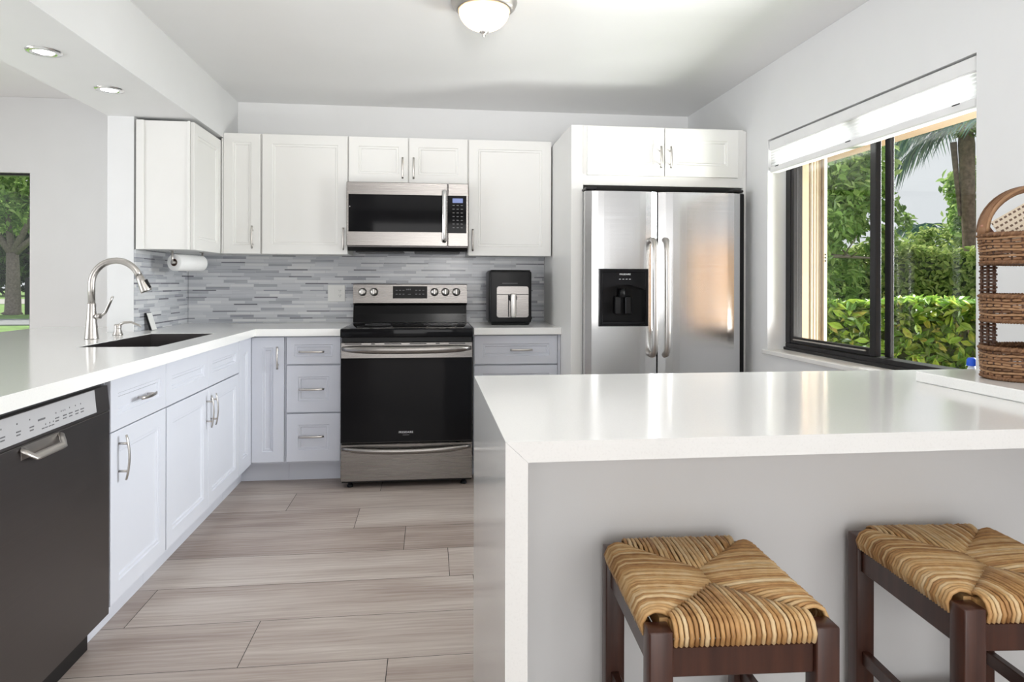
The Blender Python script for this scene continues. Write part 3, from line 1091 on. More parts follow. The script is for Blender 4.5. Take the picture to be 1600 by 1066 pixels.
# ================================================================== REFRIGERATOR
fr = thing('refrigerator', 'side by side stainless steel refrigerator with a black ice dispenser', 'refrigerator', (1.31, 4.0, 0))
RY = 3.70
B().box(0.874, 1.815, RY + 0.075, 4.62, 0.03, 1.716, 0.004).link('case', M['black'], fr)
for x in (0.95, 1.75):
    for y in (3.85, 4.5):
        B().lathe([(0.02, 0), (0.02, 0.03)], (x, y, 0.0005), seg=12).link('foot', M['black'], fr)


def fridge_door(x0, x1, z0, z1):
    """slightly bowed front with rounded vertical edges"""
    n, w = 12, x1 - x0
    front_ = []
    for i in range(n + 1):
        t = -1 + 2 * i / n
        e = 0.016 * (abs(t) ** 8)
        front_.append((x0 + w * i / n, RY + 0.006 * t * t + e))
    return front_ + [(x1, RY + 0.068), (x0, RY + 0.068)]


DX0, DX1, DZ0, DZ1 = 0.933, 1.210, 0.956, 1.271
poly = fridge_door(0.858, 1.269, 0, 0)
b = B()
# door with a hole for the dispenser: below, above, left and right strips of the same curved section


def curve_strip(bb, x0, x1, xa, xb, z0, z1):
    p = fridge_door(x0, x1, 0, 0)
    n = len(p) - 2
    fr_ = p[:n]

    def yat(x):
        for i in range(n - 1):
            if fr_[i][0] <= x <= fr_[i + 1][0] + 1e-9:
                u = (x - fr_[i][0]) / (fr_[i + 1][0] - fr_[i][0])
                return fr_[i][1] * (1 - u) + fr_[i + 1][1] * u
        return fr_[-1][1]
    q = [(xa, yat(xa))] + [v for v in fr_ if xa < v[0] < xb] + [(xb, yat(xb))] + [(xb, RY + 0.068), (xa, RY + 0.068)]
    bb.prism(q, 'Z', z0, z1)


FZ0, FZ1 = 0.09, 1.708
curve_strip(b, 0.858, 1.269, 0.858, 1.269, FZ0, DZ0)
curve_strip(b, 0.858, 1.269, 0.858, 1.269, DZ1, FZ1)
curve_strip(b, 0.858, 1.269, 0.858, DX0, DZ0, DZ1)
curve_strip(b, 0.858, 1.269, DX1, 1.269, DZ0, DZ1)
bmesh.ops.remove_doubles(b.bm, verts=b.bm.verts, dist=1e-5)
fd1 = b.link('door', M['fridge'], fr)
b = B()
curve_strip(b, 1.278, 1.763, 1.278, 1.763, FZ0, FZ1)
fd2 = b.link('door', M['fridge'], fr)
B().box(0.88, 1.80, RY + 0.07, RY + 0.0745, 0.09, 1.715).link('door_gasket', M['black'], fr)
B().box(0.86, 0.925, RY + 0.02, RY + 0.12, 1.7165, 1.732, 0.004).link('hinge_cover', M['black'], fr)
B().box(1.72, 1.785, RY + 0.02, RY + 0.12, 1.7165, 1.730, 0.004).link('hinge_cover', M['black'], fr)
B().box(0.88, 1.80, RY + 0.05, RY + 0.0745, 0.0305, 0.088).link('kick_grille', M['black'], fr)
for (xc, bend, par) in ((1.238, 0.0, fd1), (1.311, 0.0, fd2)):
    b = B()
    pts = []
    for z, o, xx in ((1.437, -0.003, 0.0), (1.432, 0.022, 0.10), (1.412, 0.042, 0.55), (1.375, 0.050, 0.95), (1.28, 0.054, 1.0), (1.11, 0.056, 1.0), (0.94, 0.054, 1.0), (0.855, 0.050, 0.95), (0.818, 0.042, 0.55), (0.797, 0.022, 0.10), (0.791, -0.003, 0.0)):
        pts.append((xc + bend * xx, RY - o, z))
    b.tube(pts, 0.0165, 14)
    b.link('handle', M['nickel'], par)
# dispenser
b = B()
b.rings((DX0 - 0.003, RY - 0.008, DZ0 - 0.003), X3, Z3, -Y3, DX1 - DX0 + 0.006, DZ1 - DZ0 + 0.006, [(0.0, -0.02), (0.0, 0.0), (0.004, 0.004), (0.017, 0.004), (0.021, -0.002)], cap_back=False)
b.bm.faces.ensure_lookup_table()
b.bm.faces.remove(b.bm.faces[-1])
dsp = b.link('dispenser_frame', M['gloss_black'], fr)
b = B()
b.box(DX0 + 0.017, DX1 - 0.017, RY + 0.050, RY + 0.060, DZ0 + 0.005, 1.19)
b.box(DX0 + 0.012, DX0 + 0.018, RY - 0.006, RY + 0.055, DZ0 + 0.005, 1.19)
b.box(DX1 - 0.018, DX1 - 0.012, RY - 0.006, RY + 0.055, DZ0 + 0.005, 1.19)
b.link('dispenser_recess', M['gloss_black'], dsp)
# sloping control face with an arched lower edge
b = B()
arch = [(DX0 + 0.012, 1.156)]
for i in range(13):
    t = i / 12
    arch.append((DX0 + 0.014 + (DX1 - DX0 - 0.028) * t, 1.156 + 0.030 * math.sin(PI * t)))
arch += [(DX1 - 0.012, 1.156), (DX1 - 0.012, DZ1 - 0.012), (DX0 + 0.012, DZ1 - 0.012)]
b.prism(arch, 'Y', RY - 0.009, RY + 0.045)
b.link('control_face', M['gloss_black'], dsp)
b = B()
b.box(DX0 + 0.014, DX1 - 0.014, RY - 0.018, RY + 0.05, DZ0 + 0.006, DZ0 + 0.022, 0.004)
b.link('drip_tray', M['gloss_black'], dsp)
B().box(1.03, 1.065, RY + 0.022, RY + 0.034, 1.02, 1.12, 0.004).link('dispenser_paddle', M['black'], dsp)
B().box(1.09, 1.125, RY + 0.022, RY + 0.034, 1.02, 1.12, 0.004).link('dispenser_paddle', M['black'], dsp)
B().lathe([(0.022, 0), (0.016, 0.05)], (1.072, RY + 0.025, 1.115), seg=14).link('nozzle', M['black'], dsp)
text('FRIGIDAIRE', 0.0125, (1.078, RY - 0.0095, 1.243), M['pale_print'], dsp)
for i in range(4):
    B().box(1.044 + i * 0.019, 1.054 + i * 0.019, RY - 0.0097, RY - 0.0088, 1.215, 1.2175).link('button_mark', M['pale_print'], dsp)

# ================================================================== RANGE
rg = thing('range_cooker', 'stainless steel electric range with a black glass oven door and smooth black cooktop', 'stove', (-0.13, 4.35, 0))
RX0, RX1, RF = -0.5115, 0.2505, 4.005
B().box(RX0 + 0.004, RX1 - 0.004, RF + 0.035, 4.70, 0.03, 0.874).link('oven_body', M['black'], rg)
for x in (RX0 + 0.05, RX1 - 0.05):
    for y in (RF + 0.06, 4.6):
        B().lathe([(0.018, 0), (0.018, 0.012), (0.012, 0.014), (0.012, 0.03)], (x, y, 0.0005), seg=14).link('foot', M['black'], rg)
# warming drawer
b = B()
b.box(RX0 + 0.002, RX1 - 0.002, RF, RF + 0.034, 0.045, 0.258, 0.004)
dr = b.link('drawer', M['steel'], rg)


def bow_handle(parent, z, drop, out, r, x0=RX0 + 0.012, x1=RX1 - 0.012):
    b = B()
    pts, rs = [], []
    for i in range(25):
        t = -1 + 2 * i / 24
        k = 1 - abs(t) ** 6
        pts.append((x0 + (x1 - x0) * (t + 1) / 2, RF - 0.004 - out * (1 - abs(t) ** 5), z - drop * (1 - t * t)))
        rs.append(r * (0.55 + 0.45 * k))
    b.tube(pts, rs, 14, flat=(1.15, 0.8, (0, 0, 1)))
    return b.link('handle', M['steel'], parent)


bow_handle(dr, 0.236, 0.016, 0.030, 0.014)
# oven door
b = B()
b.box(RX0 + 0.002, RX1 - 0.002, RF, RF + 0.034, 0.266, 0.848, 0.004)
od = b.link('oven_door', M['steel'], rg)
b = B()
b.box(RX0 + 0.004, RX1 - 0.004, RF - 0.004, RF - 0.0004, 0.270, 0.757, 0.001)
gl = b.link('oven_window', M['bglass'], od)
bow_handle(od, 0.812, 0.006, 0.042, 0.019)
for x0, x1 in ((-0.487, -0.392), (-0.337, -0.316), (-0.262, -0.165), (-0.117, -0.02), (0.034, 0.057), (0.11, 0.205)):
    B().box(x0, x1, RF - 0.0008, RF + 0.001, 0.836, 0.8415).link('vent_slot', M['shadow'], od)
text('FRIGIDAIRE', 0.0165, (-0.137, RF - 0.0045, 0.325), M['pale_print'], gl)
b = B()
b.box(-0.156, -0.118, RF - 0.0045, RF - 0.0040, 0.3085, 0.3105)
b.link('logo_underline', M['dim_print'], gl)
# cooktop
b = B()
b.box(RX0, RX1, RF - 0.016, 4.60, 0.876, 0.928, 0.008, seg=3)
ct = b.link('cooktop', M['bglass'], rg)
for cx, cy, r in ((-0.33, 4.17, 0.105), (0.07, 4.17, 0.09), (-0.33, 4.42, 0.08), (0.07, 4.42, 0.11)):
    B().lathe([(r, 0), (r, 0.0003), (r - 0.002, 0.0003), (r - 0.002, 0)], (cx, cy, 0.9282), seg=40, cap0=False, cap1=False).link('burner_ring', M['dim_print'], ct)
# backguard
b = B()
b.prism([(4.60, 0.9285), (4.700, 0.9285), (4.700, 1.040), (4.628, 1.040), (4.612, 0.985)], 'X', RX0 + 0.006, RX1 - 0.006)
b.link('riser', M['bglass'], rg)
b = B()
b.prism([(4.612, 1.058), (4.628, 1.041), (4.700, 1.041), (4.700, 1.186), (4.640, 1.186), (4.626, 1.180)], 'X', RX0 + 0.004, RX1 - 0.002)
bg_ = b.link('backguard', M['steel'], rg)


def bgy(z):
    return 4.612 + 0.014 * (z - 1.058) / (1.180 - 1.058)


for x in (-0.446, -0.371, 0.030, 0.103, 0.176):
    c0 = (x, bgy(1.131) - 0.0003, 1.131)
    b = B()
    b.lathe([(0.0275, 0), (0.0275, 0.004), (0.023, 0.006), (0.021, 0.022), (0.019, 0.025), (0.0, 0.0255)], c0, axis=(0, -1, 0.11), seg=24, cap1=False)
    kn = b.link('knob', M['knob'], bg_)
    b = B()
    ty = c0[1] - 0.026
    b.box(x - 0.006, x + 0.006, ty - 0.012, ty + 0.004, 1.131 - 0.017, 1.131 + 0.022, 0.003)
    b.link('knob_grip', M['knob'], kn)
b = B()
b.prism([(bgy(1.088) - 0.003, 1.088), (bgy(1.088) + 0.002, 1.088), (bgy(1.170) + 0.002, 1.170), (bgy(1.170) - 0.003, 1.170)], 'X', -0.247, -0.019)
dpl = b.link('display_panel', M['gloss_black'], bg_)
b = B()
for zz in (1.140, 1.114):
    for x in (-0.228, -0.206, -0.183, -0.098, -0.075, -0.052):
        B().box(x, x + 0.013, bgy(zz) - 0.0036, bgy(zz) - 0.0028, zz, zz + 0.005).link('button_mark', M['dim_print'], dpl)
for x in (-0.157, -0.146, -0.135):
    b.box(x, x + 0.006, bgy(1.146) - 0.0036, bgy(1.146) - 0.0028, 1.144, 1.152)
b.box(-0.147, -0.128, bgy(1.116) - 0.0036, bgy(1.116) - 0.0028, 1.114, 1.117)
b.link('clock_digits', M['dim_print'], dpl)
for x in (-0.446, -0.371, 0.030, 0.103, 0.176):
    B().box(x - 0.005, x + 0.005, bgy(1.094) - 0.0005, bgy(1.094) + 0.001, 1.092, 1.0945).link('knob_mark', M['print'], bg_)

# ================================================================== MICROWAVE
mw = thing('microwave_oven', 'stainless over the range microwave with a black window hung under the short cabinet', 'microwave', (-0.138, 4.5, 1.40))
MX0, MX1, MF = -0.5175, 0.240, 4.330
B().box(MX0 + 0.004, MX1 - 0.004, MF + 0.03, YB - 0.012, 1.418, 1.825).link('case', M['darksteel'], mw)
b = B()
b.box(MX0, 0.108, MF, MF + 0.029, 1.424, 1.823, 0.003)
md = b.link('door', M['steel'], mw)
b = B()
b.box(MX0 + 0.012, 0.100, MF - 0.002, MF - 0.0003, 1.512, 1.746, 0.0008)
b.link('door_window', M['bglass'], md)
b = B()
b.tube([(0.088, MF + 0.001, 1.775), (0.088, MF - 0.030, 1.772), (0.088, MF - 0.036, 1.75), (0.088, MF - 0.037, 1.61), (0.088, MF - 0.036, 1.475), (0.088, MF - 0.030, 1.455), (0.088, MF + 0.001, 1.452)], 0.0135, 10, flat=(1.05, 0.6, (1, 0, 0)))
b.link('handle', M['chrome'], md)
b = B()
b.box(0.112, MX1, MF, MF + 0.029, 1.424, 1.823, 0.003)
mp_ = b.link('control_column', M['steel'], mw)
b = B()
b.box(0.110, MX1 - 0.012, MF - 0.002, MF - 0.0003, 1.508, 1.746, 0.0008)
kp = b.link('keypad', M['bglass'], mp_)
B().box(0.140, 0.205, MF - 0.0035, MF - 0.0022, 1.700, 1.728).link('display', M['display'], kp)
for i in range(7):
    z = 1.682 - i * 0.0235
    for j in range(3):
        x = 0.140 + j * 0.026
        B().box(x, x + 0.013, MF - 0.0028, MF - 0.0021, z, z + 0.0035).link('key_mark', M['dim_print'], kp)
b = B()
b.prism([(MF + 0.012, 1.4175), (4.70, 1.4175), (4.70, 1.405), (MF + 0.05, 1.392), (MF + 0.03, 1.394)], 'X', MX0 + 0.006, MX1 - 0.006)
b.box(MX0 + 0.05, -0.17, MF + 0.06, 4.62, 1.386, 1.393)
b.box(-0.10, MX1 - 0.05, MF + 0.06, 4.62, 1.386, 1.393)
b.link('underside_vent', M['black'], mw)
B().lathe([(0.003, 0), (0.003, 0.0006)], (-0.497, MF - 0.0022, 1.668), axis=(0, -1, 0), seg=10).link('status_light', M['plate'], md)

# ================================================================== AIR FRYER
af = thing('air_fryer', 'black air fryer with a silver drawer front on the short counter right of the stove', 'air fryer', (0.515, 4.47, CT1))
AX0, AX1, AF = 0.378, 0.652, 4.350
b = B()
b.box(AX0 + 0.012, AX1 - 0.012, AF + 0.012, 4.62, CT1 + 0.0008, CT1 + 0.015, 0.006)
b.box(AX0, AX1, AF, 4.63, CT1 + 0.012, 1.272, 0.016, seg=4)
bd = b.link('housing', M['black'], af)
b = B()
b.box(AX0 + 0.008, AX1 - 0.008, AF + 0.01, 4.62, 1.2725, 1.2765, 0.002)
b.link('lid_seam', M['gloss_black'], bd)


def round_rect(x0, x1, z0, z1, r, n=6):
    p = []
    for cx, cz, a0 in ((x1 - r, z0 + r, -PI / 2), (x1 - r, z1 - r, 0), (x0 + r, z1 - r, PI / 2), (x0 + r, z0 + r, PI)):
        for i in range(n + 1):
            a = a0 + PI / 2 * i / n
            p.append((cx + r * math.cos(a), cz + r * math.sin(a)))
    return p


b = B()
b.prism(round_rect(0.425, 0.630, CT1 + 0.050, 1.1715, 0.015), 'Y', AF - 0.006, AF + 0.005)
dwr = b.link('drawer', M['steel'], af)
b = B()
b.box(0.4255, 0.6295, AF - 0.0066, AF - 0.0058, 1.117, 1.1205)
b.box(0.497, 0.503, AF - 0.0066, AF - 0.0058, CT1 + 0.053, 1.12)
b.lathe([(0.028, 0), (0.028, 0.0012)], (0.528, AF - 0.0058, 1.098), axis=(0, -1, 0), seg=24)
b.link('drawer_seam', M['black'], dwr)
b = B()
b.box(0.511, 0.545, AF - 0.062, AF - 0.008, CT1 + 0.052, 1.126, 0.010, seg=3)
b.link('handle', M['knob'], dwr)
b = B()
b.box(0.46, 0.56, AF - 0.0006, AF + 0.001, 1.190, 1.1925)
b.link('control_line', M['dim_print'], bd)
# plug of its cord hanging behind
B().tube([(0.655, 4.60, 0.955), (0.672, 4.60, 0.955), (0.690, 4.60, 0.955)], [0.008, 0.013, 0.010], 12).link('cord_plug', M['black'], af)

# ================================================================== OUTLET
ol = thing('wall_outlet', 'white double wall plate with rocker switch and outlet on the tiles left of the range', 'outlet', (-0.63, YB - 0.012, 1.12))
OY = YB - 0.0105
B().box(-0.687, -0.573, OY - 0.006, OY, 1.064, 1.176, 0.002).link('cover_plate', M['plate'], ol)
B().box(-0.670, -0.641, OY - 0.009, OY - 0.0062, 1.088, 1.152, 0.001).link('rocker_switch', M['plate'], ol)
b = B()
b.box(-0.621, -0.590, OY - 0.0085, OY - 0.0062, 1.086, 1.154, 0.001)
rc = b.link('receptacle', M['plate'], ol)
b = B()
for z in (1.136, 1.103):
    b.box(-0.612, -0.6105, OY - 0.0092, OY - 0.0084, z, z + 0.009)
    b.box(-0.601, -0.5995, OY - 0.0092, OY - 0.0084, z, z + 0.009)
    b.lathe([(0.0022, 0), (0.0022, 0.0007)], (-0.606, OY - 0.0085, z - 0.006), axis=(0, -1, 0), seg=8)
b.link('slots', M['shadow'], rc)

# ================================================================== PAPER TOWEL
PA, PBv = Vector((-1.452, 4.09, 1.306)), Vector((-1.372, 4.305, 1.306))
ax_ = (PBv - PA).normalized()
ph = thing('paper_towel_holder', 'satin metal paper towel bar hanging under the left wall cabinet', 'holder', (-1.43, 4.17, 1.37))
for p, s_ in ((PA, -1), (PBv, 1)):
    q = p + ax_ * (0.012 * s_)
    b = B()
    b.box(q.x - 0.014, q.x + 0.014, q.y - 0.014, q.y + 0.014, 1.3695, 1.3735, 0.001)
    b.tube([(q.x, q.y, 1.371), (q.x, q.y, 1.33), (q.x, q.y, 1.298)], 0.006, 10)
    b.link('bracket_arm', M['nickel'], ph)
b = B()
b.tube([PA - ax_ * 0.014, PBv + ax_ * 0.014], 0.009, 12)
b.link('rod', M['nickel'], ph)
pt = thing('paper_towel_roll', 'white paper towel roll on the bar under the left wall cabinet', 'paper towel', (-1.43, 4.17, 1.30))
L_ = (PBv - PA).length
b = B()
b.lathe([(0.0215, 0.001), (0.045, 0.001), (0.048, 0.004), (0.048, L_ - 0.004), (0.045, L_ - 0.001), (0.0215, L_ - 0.001), (0.0215, 0.001)], PA, axis=ax_, seg=32, cap0=False, cap1=False)
b.link('sheets', M['paper'], pt)
b = B()
b.lathe([(0.0185, 0.0), (0.0213, 0.0), (0.0213, L_), (0.0185, L_), (0.0185, 0.0)], PA, axis=ax_, seg=24, cap0=False, cap1=False)
b.link('core', M['card'], pt)

# ================================================================== ISLAND
isl = thing('kitchen_island', 'white quartz breakfast island with a waterfall end and a painted knee wall', 'island', (0.9, 1.6, 0))
IX, IY0, IY1, IZ = 0.132, 1.187, 2.045, 0.914
B().prism([(IX + 0.0006, IZ), (1.847, IZ), (1.847, 0.877), (IX + 0.0402, 0.877)], 'Y', IY0, IY1).link('island_top', M['quartz'], isl)
B().prism([(IX, 0.0005), (IX + 0.040, 0.0005), (IX + 0.040, 0.8768), (IX + 0.0003, IZ - 0.0002), (IX, IZ - 0.0006)], 'Y', IY0, IY1).link('waterfall_panel', M['quartz'], isl)
B().box(IX + 0.041, 1.847, 1.555, 2.02, 0.0005, 0.876).link('knee_wall', M['wall'], isl)

# raised ledge slab against the right wall
tag(B().box(1.380, 1.847, 0.55, 1.800, IZ + 0.0005, IZ + 0.030, 0.003).link('ledge_slab', M['quartz']), 'white slab lying on the right end of the island under the wicker stand', 'ledge')
LZ = IZ + 0.030

# sanitizer bottle on the sill
sb = thing('pump_bottle', 'small pale bottle with a blue cap on the window sill beside the wall', 'bottle', (1.905, 2.200, 0.8302))
b = B()
b.lathe([(0.015, 0), (0.017, 0.004), (0.017, 0.055), (0.012, 0.068), (0.010, 0.074)], (1.905, 2.200, 0.8305), seg=18)
b.link('bottle_body', M['clear'], sb)
B().lathe([(0.0155, 0), (0.0165, 0.003), (0.0155, 0.022), (0.011, 0.028), (0.0, 0.029)], (1.905, 2.200, 0.9047), seg=18, cap1=False).link('cap', M['blue'], sb)

# ================================================================== WICKER STAND
wk = thing('wicker_basket_stand', 'brown wicker three tier basket stand with an arched handle on the ledge slab', 'basket', (1.60, 1.62, LZ))
CX, CY, EA, EB = 1.622, 1.615, 0.172, 0.115


def ell(t, k=1.0, z=0.0, da=0.0):
    return Vector((CX + (EA * k + da) * math.cos(t), CY + (EB * k + da) * math.sin(t), z))


def tray(z0, h, k0, k1):
    NS = 36
    b = B()
    rows = max(5, int(h / 0.0088))
    for r in range(rows):
        f = (r + 0.6) / rows
        z = z0 + 0.008 + (h - 0.014) * f
        k = k0 + (k1 - k0) * f
        pts = []
        for i in range(NS * 2):
            t = 2 * PI * i / (NS * 2)
            pts.append(ell(t, k, z + 0.0012 * math.sin(7 * t + r), 0.0028 * math.cos(NS * t + PI * r)))
        b.tube(pts, 0.0037, 5, closed=True)
    body = b.link('basket_tray', M['wicker'], wk)
    b = B()
    for i in range(NS):
        t = 2 * PI * (i + 0.5) / NS
        b.tube([ell(t, k0, z0 + 0.004), ell(t, k1, z0 + h - 0.003)], 0.0026, 5)
    b.link('stakes', M['wicker_dark'], body)
    b = B()
    for zz, k in ((z0 + 0.005, k0), (z0 + h, k1)):
        for s_ in range(3):
            pts = []
            for i in range(120):
                t = 2 * PI * i / 120
                a = 40 * t + s_ * 2 * PI / 3
                pts.append(ell(t, k, zz + 0.0045 * math.sin(a), 0.0045 * math.cos(a)))
            b.tube(pts, 0.0040, 5, closed=True)
    b.link('braided_rim', M['wicker'], body)
    b = B()
    nb = 30
    for i in range(nb):
        y = -EB * k0 + 2 * EB * k0 * (i + 0.5) / nb
        w = EA * k0 * math.sqrt(max(0.0, 1 - (y / (EB * k0)) ** 2))
        b.box(CX - w, CX + w, CY + y - EB * k0 / nb * 0.95, CY + y + EB * k0 / nb * 0.95, z0 + 0.0025, z0 + 0.006)
    b.link('woven_base', M['wicker_dark'], body)


tray(LZ + 0.0015, 0.080, 0.97, 1.0)
tray(1.094, 0.068, 0.98, 1.0)
tray(1.246, 0.076, 0.98, 1.02)
# woven uprights at both ends
for sgn in (-1, 1):
    ux = CX + sgn * EA * 0.80
    for z0, z1 in ((LZ + 0.05, 1.098), (1.155, 1.25)):
        b = B()
        n = int((z1 - z0) / 0.0085)
        for w in (-0.020, 0.0, 0.020):
            b.tube([(ux, CY + 0.045 + w, z0), (ux, CY + 0.045 + w, z1)], 0.0042, 6)
        for i in range(n):
            z = z0 + 0.004 + i * (z1 - z0) / n
            s_ = 1 if i % 2 else -1
            b.tube([(ux, CY + 0.045 - 0.027, z), (ux + 0.005 * s_, CY + 0.045 - 0.02, z), (ux - 0.005 * s_, CY + 0.045, z), (ux + 0.005 * s_, CY + 0.045 + 0.02, z), (ux, CY + 0.045 + 0.027, z)], 0.0036, 5)
        b.link('upright', M['wicker_dark'], wk)
b = B()
pts = []
for i in range(25):
    a = PI - PI * i / 24
    pts.append((CX + EA * 0.97 * math.cos(a), CY + 0.03, 1.325 + 0.125 * math.sin(a)))
b.tube(pts, 0.013, 8, flat=(0.6, 1.4, (1, 0, 0)))
for s_ in range(4):
    q_ = []
    for i in range(25):
        p = Vector(pts[i])
        q_.append(p + Vector((0, -0.017 + 0.011 * s_, 0.007)))
    b.tube(q_, 0.0045, 6)
hd = b.link('arched_handle', M['wicker'], wk)
# contents of the top tier
o = B().box(-0.058, 0.058, -0.002, 0.002, -0.040, 0.040, 0.0008).link('patterned_card', M['pattern'], None, local=True)
o.location = (1.520, 1.600, 1.350)
o.rotation_euler = (math.radians(-8), math.radians(-30), math.radians(-8))
tag(o, 'cream card with rows of brown dashes standing tilted in the top basket tier', 'card')
o = B().box(-0.050, 0.050, -0.012, 0.012, -0.034, 0.034, 0.006, seg=2).link('woven_pouch', M['tanbox'], None, local=True)
o.location = (1.590, 1.628, 1.318)
o.rotation_euler = (math.radians(-10), math.radians(-30), 0)
tag(o, 'tan pouch right of the patterned card in the top basket tier', 'pouch')
o = B().box(-0.009, 0.009, -0.005, 0.005, -0.045, 0.045, 0.003, seg=2).link('wooden_spatula', M['pinkwood'], None, local=True)
o.location = (1.482, 1.640, 1.318)
o.rotation_euler = (math.radians(-6), math.radians(-38), 0)
tag(o, 'short reddish wooden stick left of the patterned card in the top basket tier', 'utensil')

# ================================================================== STOOLS


def make_stool(name, label, loc, rz):
    st = thing(name, label, 'stool', loc, 'rush seat counter stools')
    W, D, H_ = 0.335, 0.400, 0.600
    lw = 0.042
    hx, hy = W / 2, D / 2
    for sx in (-1, 1):
        for sy in (-1, 1):
            b = B()
            x, y = sx * (hx - lw / 2), sy * (hy - lw / 2)
            b.box(x - lw / 2, x + lw / 2, y - lw / 2, y + lw / 2, 0.0005, H_, 0.003, seg=2)
            b.link('leg', M['wood'], st, local=True)
    zA = H_ - 0.030
    for sy in (-1, 1):
        y = sy * (hy - lw / 2)
        B().box(-hx + lw, hx - lw, y - 0.011, y + 0.011, zA - 0.052, zA, 0.002).link('apron', M['wood'], st, local=True)
        B().box(-hx + lw, hx - lw, y - 0.009, y + 0.009, 0.20, 0.232, 0.002).link('stretcher', M['wood'], st, local=True)
    for sx in (-1, 1):
        x = sx * (hx - lw / 2)
        B().box(x - 0.011, x + 0.011, -hy + lw, hy - lw, zA - 0.052, zA, 0.002).link('apron', M['wood'], st, local=True)
        B().box(x - 0.009, x + 0.009, -hy + lw, hy - lw, 0.30, 0.332, 0.002).link('stretcher', M['wood'], st, local=True)
    # rush seat: strands wrap over each rail and run in to the diagonals
    r = random.Random(11)
    b = B()
    ztop = H_ + 0.012
    zb = zA + 0.003
    ex, ey = hx - 0.002, hy - 0.002
    ridge = max(0.0, ey - ex)        # the short middle line along y

    def strand(p_edge, p_in, nrm, side_gap):
        """p_edge: point on the rail, p_in: inner end on the diagonal; nrm: outward direction"""
        rad = 0.0040 * r.uniform(0.88, 1.14)
        pe, pi_ = Vector(p_edge), Vector(p_in)
        ln = (pe - pi_).length
        jz = r.uniform(-0.0012, 0.0012)
        pts = [pe - nrm * 0.020 + Z3 * (zb + 0.002), pe + nrm * 0.000 + Z3 * (zb + 0.004), pe + nrm * 0.004 + Z3 * ((zb + ztop) / 2 + jz), pe - nrm * 0.004 + Z3 * (ztop - 0.003 + jz), pe - nrm * 0.016 + Z3 * (ztop + 0.003 + jz)]
        if ln > 0.03:
            pts.append(pe - nrm * min(ln * 0.5, 0.06) + Z3 * (ztop + 0.004 + jz))
        sd_ = r.uniform(-0.0015, 0.0015)
        side = Vector((-nrm.y, nrm.x, 0))
        pts.append(pe + (pi_ - pe) * 0.75 + side * sd_ + Z3 * (ztop + 0.0035 + jz * 0.5 - 0.004 * min(1, ln / 0.2)))
        pts.append(pi_ + Z3 * (ztop - 0.003 - 0.003 * min(1, ln / 0.2)))
        b.tube(pts, rad, 6)

    n = 36
    for sy in (-1, 1):
        for i in range(n):
            t = -1 + 2 * (i + 0.5) / n
            x = t * (ex - 0.004)
            if abs(x) > hx - lw - 0.001:
                # strand in the notch beside the post: starts behind the post
                yy = hy - lw - 0.002
            else:
                yy = ey
            dlen = ex - abs(x)
            yi = ey - dlen - 0.001
            if yi > yy - 0.006:
                continue
            strand((x, sy * yy, 0), (x, sy * max(yi, 0.004), 0), Vector((0, sy, 0)), 0)
    n = 44
    for sx in (-1, 1):
        for i in range(n):
            t = -1 + 2 * (i + 0.5) / n
            y = t * (ey - 0.004)
            xx = hx - lw - 0.002 if abs(y) > hy - lw - 0.001 else ex
            dlen = min(ey - abs(y), ex)
            xi = ex - dlen - 0.001
            if xi > xx - 0.006:
                continue
            strand((sx * xx, y, 0), (sx * max(xi, 0.0), y, 0), Vector((sx, 0, 0)), 0)
    b.box(-hx + 0.03, hx - 0.03, -hy + 0.045, hy - 0.045, zA + 0.004, ztop - 0.008)
    b.box(-hx + 0.045, hx - 0.045, -hy + 0.03, hy - 0.03, zA + 0.004, ztop - 0.008)
    b.link('rush_seat', M['rush'], st, local=True)
    st.rotation_euler = (0, 0, rz)
    return st


s1 = make_stool('bar_stool', 'dark wood counter stool with a woven rush seat, nearest the waterfall end of the island', (0.548, 1.308, 0), math.radians(-3.0))
s2 = copy_tree(s1)
s2.location = (1.150, 1.318, 0)
s2.rotation_euler = (0, 0, math.radians(-4.5))
s2['label'] = 'dark wood stool with woven rush seat, cut off by the right edge of the photo'

# ================================================================== LAMPS
cl = thing('ceiling_lamp', 'flush mount ceiling lamp with a frosted glowing bowl and nickel rim', 'lamp', (0.226, 2.90, ZC))
b = B()
b.lathe([(0.140, -0.001), (0.142, -0.012), (0.134, -0.030), (0.120, -0.044), (0.112, -0.048), (0.108, -0.046), (0.108, -0.001)], (0.226, 2.90, ZC), seg=48, cap0=False, cap1=False)
b.link('rim', M['nickel'], cl)
b = B()
prof = []
for i in range(13):
    a = PI / 2 * i / 12
    prof.append((0.1075 * math.cos(a) + 0.0001, -0.047 - 0.083 * math.sin(a)))
b.lathe(prof, (0.226, 2.90, ZC), seg=48, cap0=False, cap1=True)
b.link('glass_bowl', M['lampglass'], cl)
light('lamp_bulb', 'POINT', (0.226, 2.90, ZC - 0.085), (0, 0, 0), 0.9, (1.0, 0.78, 0.50), shadow_soft_size=0.028)
B().lathe([(0.004, 0.0), (0.019, -0.003), (0.020, -0.008), (0.010, -0.014), (0.006, -0.020), (0.008, -0.024), (0.0, -0.032)], (0.226, 2.90, ZC - 0.129), seg=20, cap1=False).link('finial', M['nickel'], cl)

